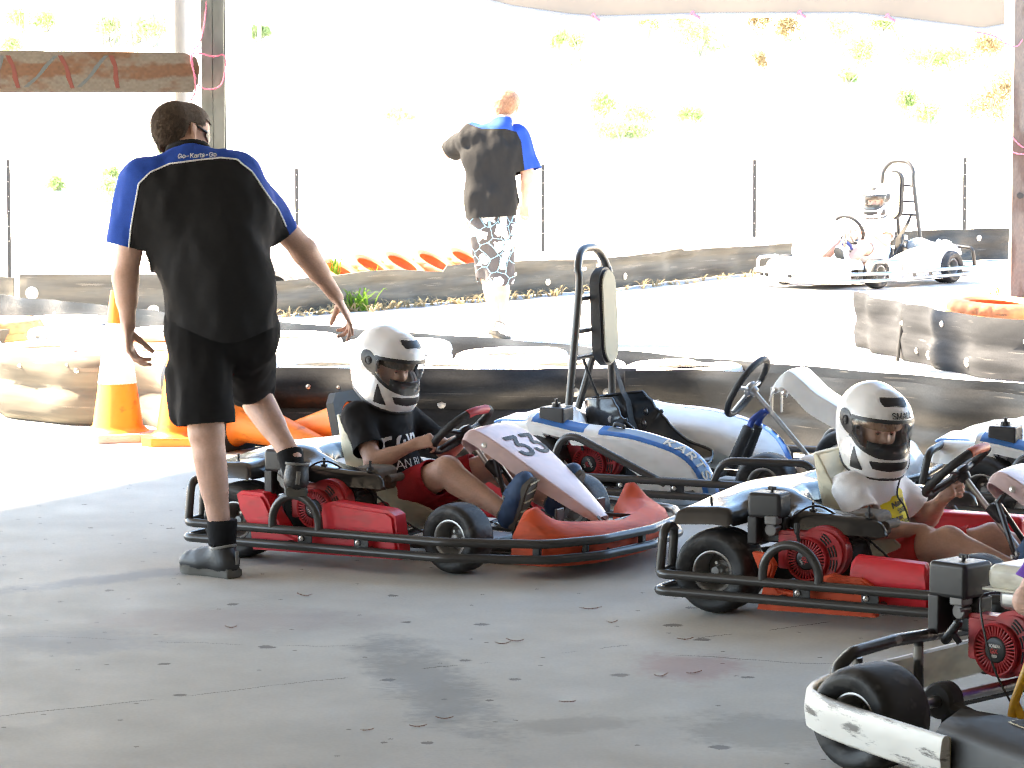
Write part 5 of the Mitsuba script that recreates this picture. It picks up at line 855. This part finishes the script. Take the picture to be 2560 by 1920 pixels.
hand(B, J['wrr'], V(.50, .05, -.86), V(-.86, .12, -.48), V(.1, 1, .05), 1.02, ((.55, .85, .55), (.5, .75, .5), (.25, .4, .3), (.05, .2, .15)), (.62, .30, .85), -.22, .10)
t.add('', sdf_mesh(B, .0045), 'mat_skin', True)
hb = [bone(P(-.034, 0, .030), P(.014, 0, .042), .0885, .084, .02), bone(P(-.046, 0, -.01), P(-.035, 0, -.05), .058, .050, .02)]
def hair_cut(v): q = (v - J['head']) @ M; return np.minimum.reduce([q[:, 2] + .062 + .25 * np.abs(q[:, 1]) - .0, np.where(q[:, 0] > -.028, q[:, 2] - .020 - .35 * np.clip(q[:, 0] - .0, 0, 1), .2), np.where(q[:, 0] > .045, q[:, 2] - .06, .2)])
def strands(m, n, L, seed, fall):
    v, f = vf(m); T = trimesh.Trimesh(v, f, process=False); P, fi = trimesh.sample.sample_surface(T, n, seed=seed); N = T.face_normals[fi]; g = np.random.default_rng(seed); keep = (N * (P - v.mean(0))).sum(1) > 0; P, N = P[keep], N[keep]
    d = N * .22 + A(fall) + g.normal(size=P.shape) * .16; d /= np.linalg.norm(d, axis=1, keepdims=True); w = np.cross(d, N); w /= np.linalg.norm(w, axis=1, keepdims=True) + 1e-9; l = (L * (.6 + .8 * g.random(len(P))))[:, None]
    q = np.stack([P - w * .0011, P + w * .0011, P + d * l * .6 + w * .0008 + N * .001, P + d * l], 1).reshape(-1, 3); i = np.arange(len(P)) * 4; return q, np.vstack([np.stack([i, i + 1, i + 2], 1), np.stack([i, i + 2, i + 3], 1)])
hm = garment(hb, hair_cut, .0036, .0018, (30, 30, 24), 3, .003, 1, .6); t.add('hair', join(hm, strands(hm, 16000, .011, 4, M[:, 0] * -.35 - M[:, 2] * .75)), 'mat_hair', 50)
t.add('sunglasses', join(tube(spline([P(-.005, -.086, .020), P(.03, -.080, .016), P(.06, -.070, .012)], 4), .004, 8), loft([[P(x, y, z + w), P(x + .004, y, z), P(x, y, z - w)] for x, y, z, w in ((.055, -.074, .010, .010), (.075, -.062, .006, .020), (.090, -.040, .004, .022), (.098, -.012, .006, .016), (.099, 0, .010, .006), (.098, .012, .006, .016), (.09, .04, .004, .022), (.075, .062, .006, .02), (.055, .074, .01, .01))], False, False)), 'mat_lens', 40)
sb = [bone(J['chl'], J['chr'], .165, .17, .08, flat((0, 1, 0), .72)), bone(J['chest'] + V(.02, 0, -.03), J['belly'] + V(.01, -.01, 0), .205, .192, .08, flat((0, 1, 0), .66)), bone(J['belly'] + V(.01, -.01, 0), J['waist'] + V(.0, -.01, -.1), .188, .198, .06, flat((0, 1, 0), .72)), bone(J['shl'] + V(.04, .01, .0), J['shr'] + V(-.03, 0, .0), .085, .085, .05),
      bone(J['neck'] - V(.015, .03, .045), J['neck'] + V(.008, .0, .012), .088, .070, .05), bone(J['shl'] + V(.01, 0, -.01), J['sll'] + V(-.0, 0, -.06), .082, .080, .045), bone(J['shr'], J['slr'] + V(.04, .02, -.05), .082, .074, .045)]
def shirt_cut(v): return np.minimum.reduce([hem(v, J['shl'], J['sll'], .115), hem(v, J['shr'], J['slr'], .115, .005), v[:, 2] - .885 - .03 * np.sin(v[:, 0] * 14), (J['neck'] + V(0, .02, .015) - v) @ unit(V(-.05, .35, 1.0)) + .012])
shirt = garment(sb, shirt_cut, .006, .020, (7, 7, 3.2), 11, fine=.2); t.add('shirt', shirt, 'mat_staff_shirt', 55, label='black work shirt with blue shoulders and white piping')
t.add('collar', tube([J['neck'] + V(.004 + .066 * math.cos(a), .014 + .060 * math.sin(a), .026 + .012 * math.sin(a + 2.4) - .016 * math.sin(a)) for a in np.linspace(0, 2 * np.pi, 30)[:-1]], [.0165] * 29, 8, closed=True), 'mat_shirt_black', 40)
SV = trimesh.Trimesh(*shirt, process=False)
def lay(curve, y0=10.9):
    C, _ = resample([(x, y0, z) for x, z in curve], .012); loc, ri, _ = SV.ray.intersects_location(C, np.tile([0, 1.0, 0], (len(C), 1))); d = np.full(len(C), np.inf); np.minimum.at(d, ri, loc[:, 1]); ok = np.isfinite(d); C = C[ok]; C[:, 1] = d[ok] - .0015; return C
t.add('piping', tube(lay(PIPE[:-1]), .0032, 7), 'mat_piping', 40)
t.add('lettering', drape(move(text('Go-Karts-Go', .0155, True), np.eye(4)), frame((-1.130, 11.1, 1.517), (1, 0, .05), (0, -1, 0)), shirt, .002, 1.0), 'mat_piping', False)
pb = [bone(J['pelvis'] + V(-.06, 0, .05), J['pelvis'] + V(.06, 0.02, .05), .135, .135, .05, flat((0, 1, 0), .8)), bone(J['hipl'] + V(.0, 0, .02), J['knl'] + V(0.0, .0, .0), .118, .098, .05), bone(J['hipr'], J['knr'], .118, .098, .05), bone(J['hipl'] + V(-.085, -.0, -.12), J['hipl'] + V(-.075, 0, -.27), .045, .045, .03)]
def shorts_cut(v): return np.minimum.reduce([hem(v, J['hipl'], J['heml'] + V(0, 0, .015), .17), hem(v, J['hipr'], J['knr'] + V(0, .0, .005), .125), .96 - v[:, 2]])
t.add('shorts', garment(pb, shorts_cut, .006, .018, (8, 8, 3.4), 21, fine=.2), 'mat_shorts_black', 55)
sock(t, J['anl'] + V(0, 0, .085), J['anl'] + V(.0, 0, -.06),   .055, .047); sock(t, J['anr'] + (J['knr'] - J['anr']) * .08, V(-.79, 11.658, .315), .047, .038)
shoe(t, V(-.995, 11.40, 0), V(-1.18, 11.55, 0), V(0, 0, 1), .265, high=.105, w=.052, laces='black'); shoe(t, V(-.79, 11.615, .266), V(-.835, 11.91, .312), V(.1, -.12, 1), .28, high=.108, w=.054, laces='black')

# ---- the second staff member, walking away in the sun
FJ = dict(head=V(-0.038, 21.8, 1.588), neck=V(-0.072, 21.7, 1.486), chest=V(-0.128, 21.7, 1.283), belly=V(-0.138, 21.7, 1.001), pelvis=V(-0.135, 21.7, 0.813), shl=V(-0.285, 21.7, 1.392), shr=V(0.04, 21.75, 1.397), ell=V(-0.445, 21.95, 1.28), wrl=V(-0.60, 22.15, 1.36), elr=V(0.113, 21.7, 1.111), wrr=V(0.085, 21.9, 0.931),
          hipl=V(-0.191, 21.7, 0.782), hipr=V(-0.075, 21.7, 0.782), knl=V(-0.155, 21.95, 0.43), anl=V(-0.10, 21.72, 0.13), knr=V(-0.082, 21.78, 0.43), anr=V(-0.085, 22.0, 0.09), sll=V(-0.395, 21.9, 1.30), slr=V(0.106, 21.71, 1.16), waist=V(-0.144, 21.7, 0.87), heml=V(-.155, 21.9, .44), chl=V(-.21, 21.7, 1.25), chr=V(-.03, 21.72, 1.25))
mat('staff_shirt_far', staff_shirt([(-.70, 1.60), (-.32, 1.49), (-.20, 1.445), (-.04, 1.445), (.03, 1.425), (.062, 1.36), (.075, 1.25), (.088, 1.13)], (.014, .014, .0145), (.018, .06, .32)), .85, specular=.25)
mat('shorts_print', proc(lambda p, n, uv: (lambda v: dr.select(v[1] - v[0] < .055, mi.Color3f(.22, .40, .52), dr.select((v[2] > .60) & (v[0] < .30 + .3 * noise(p.x * 50, p.z * 50)), mi.Color3f(.55, .55, .57), mi.Color3f(.06, .056, .06))))(voronoi(p.x * 13 + .6 * noise(p.x * 9, p.z * 9), p.z * 11))), .85)
t = FAR = Thing('person', 'man walking away on the sunlit track in a loose black shirt and patterned shorts', 'person'); J = FJ
B, P, M = staff(t, J, face=V(.25, .9, -.2), hands=False)
hand(B, J['wrl'], V(.3, .8, -.1), V(0, 0, -1), V(1, -.3, 0)); hand(B, J['wrr'], V(0, .4, -.9), V(-.5, .8, 0), V(-.8, .4, 0)); t.add('', sdf_mesh(B, .006), 'mat_skin', True)
hb = [bone(P(-.034, 0, .030), P(.014, 0, .042), .088, .084, .02), bone(P(-.05, 0, -.02), P(-.045, 0, -.045), .062, .054, .02)]
t.add('hair', garment(hb, hair_cut.__class__(hair_cut.__code__, {**globals(), 'J': FJ, 'M': M}), .005, .004, (40, 40, 30), 3, .003, 1, .8), 'mat_hair_red', 50)
sb = [bone(J['chl'], J['chr'], .14, .14, .06, flat((0, 1, 0), .8)), bone(J['chest'], J['belly'], .170, .172, .06, flat((0, 1, 0), .8)), bone(J['belly'], J['waist'] + V(0, 0, -.1), .172, .185, .05, flat((0, 1, 0), .8)), bone(J['shl'] + V(.04, 0, 0), J['shr'] + V(-.03, 0, 0), .08, .08, .05), bone(J['neck'] - V(.0, .02, .05), J['neck'] + V(.01, .0, .0), .09, .075, .05),
      bone(J['shl'], J['sll'] + V(-.05, .06, -.03), .08, .085, .045), bone(J['shr'], J['slr'] + V(.02, 0, -.05), .082, .082, .045)]
def far_cut(v): return np.minimum.reduce([hem(v, J['shl'], J['sll'], .12), hem(v, J['shr'], J['slr'], .12), v[:, 2] - .855 - .06 * np.clip(-(v[:, 0] + .13), -.2, .2) * -1, (J['neck'] + V(0, .02, .005) - v) @ unit(V(0, .35, 1.0)) + .012])
far = garment(sb, far_cut, .007, .034, (7, 7, 3), 31, fine=.18); t.add('shirt', far, 'mat_staff_shirt_far', 55, label='loose black shirt with blue shoulders')
pb = [bone(J['pelvis'] + V(-.05, 0, .05), J['pelvis'] + V(.05, 0.02, .05), .125, .125, .05, flat((0, 1, 0), .8)), bone(J['hipl'], J['knl'], .105, .092, .04), bone(J['hipr'], J['knr'], .105, .092, .04)]
def fshort(v): return np.minimum.reduce([hem(v, J['hipl'], J['knl'], .2, .03), hem(v, J['hipr'], J['knr'], .2, .03), .93 - v[:, 2]])
t.add('shorts', garment(pb, fshort, .008, .014, (8, 8, 5), 41), 'mat_shorts_print', 55, label='dark surf shorts with a white and blue pattern')
shoe(t, V(-.135, 21.62, .055), V(-.055, 21.84, .0), V(0.2, -.1, 1), .27, 'mat_shoe_white', 'mat_sole', high=.088, laces=False); shoe(t, V(-.10, 21.95, .0), V(-.06, 22.22, .0), V(0, 0, 1), .27, 'mat_shoe_white', 'mat_sole', high=.088, laces=False)

# ---- helmets
HB = [bone((-.032, 0, .028), (.022, 0, .030), .121, .116, .05, flat((0, 1, 0), .96)), bone((.040, -.035, -.088), (.040, .035, -.088), .078, .078, .05), bone((.074, -.02, -.098), (.074, .02, -.098), .058, .058, .04), bone((-.05, 0, -.06), (-.03, 0, -.08), .088, .085, .05), bone((-.10, 0, .0), (-.10, 0, .02), .045, .045, .06)]
HV, HF = sdf_mesh(HB, .0042, None, 2)
def helmet(t, c, fwd, up, s, words=None):
    v, f = HV, HF; n = vnormals(v, f); az = np.degrees(np.arctan2(np.abs(v[:, 1]), v[:, 0])); saz = np.degrees(np.arctan2(v[:, 1], v[:, 0])); el = np.degrees(np.arctan2(v[:, 2] - .02, np.hypot(v[:, 0], v[:, 1]))); z, x, y = v[:, 2], v[:, 0], v[:, 1]
    X = frame(c, fwd, up); fx = unit(fwd); uz = unit(A(up) - fx * (A(up) @ fx)); X[:3, 0], X[:3, 1], X[:3, 2] = fx * s, np.cross(uz, fx) * s, uz * s; k = t.sub('helmet')
    bottom = z + .122 + .14 * x; lo = -.060 + .050 * np.clip(az / 70, 0, 1) ** 2; hi = .060 - .012 * np.clip(az / 70, 0, 1) ** 2
    port = np.minimum.reduce([(z - lo) * 1.0, (hi - z) * 1.0, (74 - az) * .002]); R = lambda d, g: clip((v + n * d, f), g); a = lambda nm, m, mt, sm=40, lab=None: t.add(k + '__' + nm, move(m, X), mt, sm, label=lab)
    a('shell', solidify(R(0, np.minimum(bottom, -port)), .009), 'mat_helmet', 40, 'glossy white full face helmet shell'); a('lining', solidify(clip((v - n * .0105, f), np.minimum(bottom - .004, -port - .003)), .012), 'mat_lining', 40)
    a('visor_frame', solidify(R(.0022, np.minimum(port + .0085, .004 - port)), .003), 'mat_helmet_black'); a('visor', R(.0012, port + .003), 'mat_visor', 40)
    for sy in (-1, 1): a('pivot_plate', solidify(R(.0028, np.minimum.reduce([y * sy, .034 - np.hypot(z - .022 + .35 * (x - .012), (x - .002) * .8) , az - 62])), .003), 'mat_helmet_black')
    for sy in (-1, 1):
        yy = float(np.abs(v[(np.hypot(x - .0, z - .028) < .01)][:, 1]).max()); a('pivot_screw', move(lathe([(0, .004), (.007, .003), (.008, 0), (.013, 0), (.014, .003), (.016, 0), (0, -.004)], 20), frame((0, sy * (yy + .003), .028), (1, 0, 0), (0, sy, 0))), 'mat_rubber')
    a('breath_guard', solidify(R(-.004, np.minimum.reduce([(40 - az) * .002, z + .080 + .0002 * az, lo + .033 + .008 * np.cos(np.radians(az * 3)) - z])), .004), 'mat_helmet_black')
    w = np.interp(el, [34, 40, 46, 54], [14, 24, 30, 33]); a('top_vent', solidify(R(.003, np.minimum.reduce([(w - az) * .002, (el - 40 + .10 * az) * .002, (53 - el) * .002])), .004), 'mat_helmet_black')
    a('chin_vent', solidify(R(.0022, np.minimum.reduce([(27 - az + (z + .095) * 260) * .002, z + .108 - .0003 * az, -.076 - z])), .004), 'mat_helmet_black')
    for yy in (-.016, .016): a('chin_slot', tube([(.1335 - .0016 * i, yy + (i - 2) * .006, -.097) for i in range(5)], .0022, 6), 'mat_rim')
    for sy in (-1, 1): a('side_vent', solidify(R(.002, np.minimum.reduce([(60 - saz * sy) * .0022, (z + .112) - .0, -.040 - z - (60 - saz * sy) * .0032])), .003), 'mat_helmet_black')
    b = v[np.abs(bottom) < .006]; ang = np.arctan2(b[:, 1], b[:, 0]); o = np.argsort(ang); bb = b[o]; q = np.array([bb[np.abs((ang[o] - th + np.pi) % (2 * np.pi) - np.pi) < .12].mean(0) for th in np.linspace(-np.pi, np.pi, 61)[:-1]]); a('trim', tube(q, .0055, 8, closed=True), 'mat_helmet_black')
    a('chin_strap', tube(spline([(.0, -.085, -.10), (.03, -.05, -.135), (.04, 0, -.142), (.03, .05, -.135), (.0, .085, -.10)], 5), .007, 6), 'mat_strap')
    if words:
        tm = text(words, .019, True); LX = frame((.5, .024, .082), (0, 1, 0), (1, 0, 0)); a('lettering', drape(tm, LX, R(.001, bottom), .0015, 1.0), 'mat_print_black', False)
    return X

# ---- seated drivers, in their kart's own frame
def seated(label, X, N, shirt_m, shorts_m, hel, face_s=.86, head_off=(0, 0, 0), hands=(), shoe_m='mat_shoe_blue', hair_m='mat_hair', text_fn=None, helm=True, words=None):
    t = Thing('person', label, 'person', mat=X); B = []; hc, hf, hu = hel; P, M = head(B, V(*hc) + V(*head_off), hf, hu, face_s); s = .86
    B += [bone(N['neck'] - V(.0, 0, .05), A(hc) + V(-.02, 0, -.06), .048, .045, .03), bone(N['shn'], N['shf'], .045, .045, .04), bone(N['chest'], N['belly'], .095, .095, .05, flat((1, 0, 0), .8)), bone(N['belly'], N['pelvis'], .095, .11, .05)]
    for q in 'nf':
        limb(B, N['sh' + q], N['el' + q], N['wr' + q], (.043, .034, .021), .015); B.append(bone(N['el' + q], N['el' + q] + (N['wr' + q] - N['el' + q]) * .4, .036, .031, .015)); limb(B, N['hip' + q], N['kn' + q], N['an' + q], (.075, .052, .031), .025)
        d = N['an' + q] - N['kn' + q]; B.append(bone(N['kn' + q] + d * .2 + V(-.012, 0, -.014), N['kn' + q] + d * .5 + V(-.008, 0, -.01), .045, .036, .02)); B.append(bone(N['kn' + q] + V(.006, 0, .004), N['kn' + q] + V(.01, 0, -.01), .046, .044, .02))
    for a in hands: hand(B, *a)
    t.add('', sdf_mesh(B, .0042, sockets(P, face_s)), 'mat_skin', True); eyes(t, P, M, face_s)
    fr = [bone(P(.055, y, .062 + .01 * math.cos(y * 60)), P(.088 - abs(y) * .5, y * 1.05, .032 + .006 * math.sin(i * 2.1)), .014, .005, .006) for i, y in enumerate(np.linspace(-.055, .055, 9))] + [bone(P(-.02, 0, .035), P(.03, 0, .045), .083, .078, .01)]
    t.add('hair', garment(fr, lambda v: (lambda q: np.where(q[:, 0] > .02, q[:, 2] - .022 * face_s, q[:, 2] - .0))((v - P(0, 0, 0)) @ M), .004, .003, (50, 50, 50), 5, .003, 1), hair_m, 50)
    sb = [bone(N['chest'] + V(0, 0, .02), N['belly'] + V(0, 0, 0), .135, .130, .05, flat((1, 0, 0), .82)), bone(N['belly'], N['pelvis'] + V(0, 0, .03), .130, .135, .05, flat((1, 0, 0), .9)), bone(N['shn'] + V(0, .02, -.01), N['shf'] + V(0, -.02, -.01),   .056, .056, .04), bone(N['neck'] - V(.005, 0, .04), N['neck'] + V(-.002, 0, -.01), .075, .058, .04)]
    for q in 'nf': sb.append(bone(N['sh' + q], N['sh' + q] + (N['el' + q] - N['sh' + q]) * .95, .057, .060, .03))
    def cut(v): return np.minimum.reduce([hem(v, N['sh' + q], N['sh' + q] + (N['el' + q] - N['sh' + q]) * .70, .085) for q in 'nf'] + [v[:, 2] - N['pelvis'][2] + .02, hem(v, N['neck'] - V(.03, 0, .10), N['neck'] + V(.004, 0, -.004), .088)])
    sh = garment(sb, cut, .0055, .009, (10, 10, 7), 51); t.add('shirt', sh, shirt_m, 55)
    if text_fn: text_fn(t, sh)
    pb = [bone(N['pelvis'] + V(0, -.05, 0), N['pelvis'] + V(0, .05, 0), .10, .10, .04)] + [bone(N['hip' + q], N['kn' + q], .082, .068, .02) for q in 'nf']
    t.add('shorts', garment(pb, lambda v: np.minimum.reduce([hem(v, N['hip' + q], N['hip' + q] + (N['kn' + q] - N['hip' + q]) * N.get('hem' + q, .82), .115) for q in 'nf']), .0055, .008, (12, 12, 9), 61), shorts_m, 55)
    for q in 'nf':
        L = .215; heel, toe = N['heel' + q], N['toe' + q]; sock(t, N['an' + q] + (N['kn' + q] - N['an' + q]) * .12, N['an' + q], .034, .036) if N.get('socks') else None
        if q == 'n':
            dx = unit(toe - heel); nn = unit(np.cross(V(0, 1, 0), dx)); nn = nn if nn[0] > 0 else -nn
            for i in range(5): c = heel + dx * (.045 + .037 * i) + nn * .0345 * 0; t.add('sole_line', tube([c - V(0, .030, 0) + nn * .0005, c + V(0, .030, 0) + dx * .012 + nn * .0005], .0035, 6), 'mat_sole_line')
        shoe(t, heel, toe, unit(N['an' + q] - heel + V(-.05, 0, .0)), L, shoe_m, 'mat_sole', w=.042, laces='white', high=.075)
    if helm: helmet(t, A(hc), hf, hu, helm, words)
    return t
def D3(**k): return {a: (V(*b) if hasattr(b, '__len__') else b) for a, b in k.items()}
NA = D3(neck=(.295, 0, .555), shn=(.272, -.138, .505), shf=(.318, .138, .495), chest=(.31, 0, .43), belly=(.335, 0, .28), pelvis=(.355, 0, .185), eln=(.402, -.225, .345), wrn=(.525, -.145, .412), elf=(.47, .215, .35), wrf=(.60, .155, .425), hipn=(.39, -.085, .185), hipf=(.39, .085, .185), knn=(.685, -.17, .325), knf=(.71, .15, .315),
        ann=(.965, -.165, .165), anf=(.99, .155, .17), heeln=(.985, -.165, .115), toen=(1.055, -.155, .315), heelf=(1.01, .155, .12), toef=(1.10, .145, .305), hemn=.80, hemf=.8)
def text_a(t, sh):
    LX = frame((.9, .0, .475), (-.12, .98, 0), (.95, .1, .18))
    x = 0
    for c, h, dx, dz in (('r', .085, -.055, .03), ('ω', .075, .015, .03), ('n', .075, .085, .03), *(('ANBL'[i], .034, -.03 + .031 * i + .014 * (i > 1), -.06) for i in range(4))):
        t.add('letter', drape(text(c, h, h > .05), LX @ shift(dx, dz, 0), sh, .0025, 1.0), 'mat_piping', False)
grip = ((1.0, 1.1, .6),) * 4
KIDA = seated('boy in a white helmet and black lettered t-shirt driving the red kart', XA, NA, 'mat_shirt_black', 'mat_shorts_red', ((.335, 0, .690), (.93, -.24, -.27), (.27, -.02, .96)), hands=[(NA['wrn'], V(.80, .30, .25), V(.30, .45, -.85), V(-.25, .55, .75), .82, grip, (.55, .45, .65), .3), (NA['wrf'], V(.85, -.25, .28), V(.3, -.5, -.8), V(-.25, -.55, .75), .82, grip, (.55, .45, .65), .3)],
              text_fn=text_a, helm=1.03, shoe_m='mat_shoe_blue')
NB = D3(neck=(.325, 0, .445), shn=(.305, -.13, .395), shf=(.365, .13, .385), chest=(.335, 0, .335), belly=(.345, 0, .23), pelvis=(.36, 0, .125), eln=(.44, -.225, .275), wrn=(.585, -.13, .268), elf=(.475, .20, .265), wrf=(.555, .135, .345), hipn=(.39, -.085, .105), hipf=(.39, .085, .105), knn=(.685, -.165, .235), knf=(.73, .15, .21),
        ann=(.97, -.165, .14), anf=(.99, .155, .14), heeln=(.985, -.165, .09), toen=(1.055, -.155, .28), heelf=(1.01, .155, .09), toef=(1.10, .145, .27), hemn=.72, hemf=.8)
def text_b(t, sh):
    LX = frame((.9, .095, .375), (-.25, .96, .0), (.93, .25, .15)); v, f = vf(sh)
    q = (xf(v, np.linalg.inv(LX)))[:, :2] + A([0, .01]); g = .070 - np.hypot(q[:, 0] * .9, q[:, 1] * .85 - .012 * np.sin(q[:, 0] * 40)) + .012 * (meshkit.noise(np.c_[q * 40, q[:, :1] * 0], 3) - .5); c = vnormals(v, f) @ V(1, 0, 0) - .1
    pr = max(trimesh.Trimesh(*clip((v + vnormals(v, f) * .0022, f), np.minimum(g, c)), process=False).split(only_watertight=False), key=lambda m: len(m.faces)); t.add('shirt_print', pr, 'mat_print_yellow', 50)
    for s, h, dx, dz, a in (('Nasty', .020, .005, .050, 12), ('SHIP', .016, .012, .022, 6), ('PARK', .013, -.018, -.004, 2), ('LOOK', .013, .022, -.018, 4), ('it!', .012, .012, -.038, 0)): t.add('lettering', drape(move(text(s, h, True), rot([0, 0, 1], a)), LX @ shift(dx, dz - .01, 0), sh, .0042, 1.0), 'mat_print_black', False)
    t.add('cord', tube(spline([(.455, -.02, .425), (.45, -.035, .37), (.475, -.03, .33), (.485, -.01, .28)], 5), .003, 6), 'mat_strap')
KIDB = seated('child in the white SMALL helmet and white t-shirt looking down beside the steering wheel', XB, NB, 'mat_shirt_white', 'mat_shorts_red2', ((.352, 0, .592), (.76, -.62, -.22), (.20, -.10, .97)), hands=[(NB['wrn'], V(.85, .1, -.15), V(.1, .2, -1), V(-.1, 1, .1), .8), (NB['wrf'], V(.55, -.45, .45), V(.6, -.3, -.5), V(-.3, .2, .85), .82, ((1.2, 1.3, .8),) * 4, (.55, .5, .5), .35)],
              text_fn=text_b, helm=1.04, words='SMALL', hair_m='mat_hair_red')
NF = {k: (v + V(-.06, 0, .02) if hasattr(v, '__len__') else v) for k, v in NA.items()}
KIDF = seated('distant driver in a white helmet sitting in the kart across the track', XF, NF, 'mat_shirt_white', 'mat_shirt_white', ((.255, 0, .715), (.97, .12, -.12), (.12, 0, .99)), hands=[(NF['wrn'], V(.80, .30, .25), V(.30, .45, -.85), V(-.25, .55, .75), .82, grip), (NF['wrf'], V(.85, -.25, .28), V(.3, -.5, -.8), V(-.25, -.55, .75), .82, grip)], helm=1.0, shoe_m='mat_shoe_white')
NC = D3(neck=(.28, -.02, .60), shn=(.26, -.14, .555), shf=(.27, .14, .555), chest=(.28, -.02, .47), belly=(.30, 0, .32), pelvis=(.32, 0, .20), eln=(.215, -.20, .40), wrn=(.42, -.20, .36), elf=(.42, .25, .40), wrf=(.62, .12, .42), hipn=(.39, -.085, .20), hipf=(.39, .085, .20), knn=(.72, -.17, .32), knf=(.72, .15, .32),
        ann=(.98, -.165, .165), anf=(.98, .155, .17), heeln=(1.0, -.165, .115), toen=(1.07, -.155, .315), heelf=(1.0, .155, .12), toef=(1.10, .145, .305), hemn=.8, hemf=.8)
KIDC = seated('driver in purple in the nearest kart, only an elbow showing at the right edge', XC, NC, 'mat_purple', 'mat_purple', ((.30, 0, .75), (.95, .2, -.1), (.1, 0, .99)), hands=[(NC['wrn'], V(.9, .1, .1), V(.1, .3, -1), V(-.1, .9, .2), .85), (NC['wrf'], V(.85, -.25, .28), V(.3, -.5, -.8), V(-.25, -.55, .75), .82, grip)], helm=1.0)
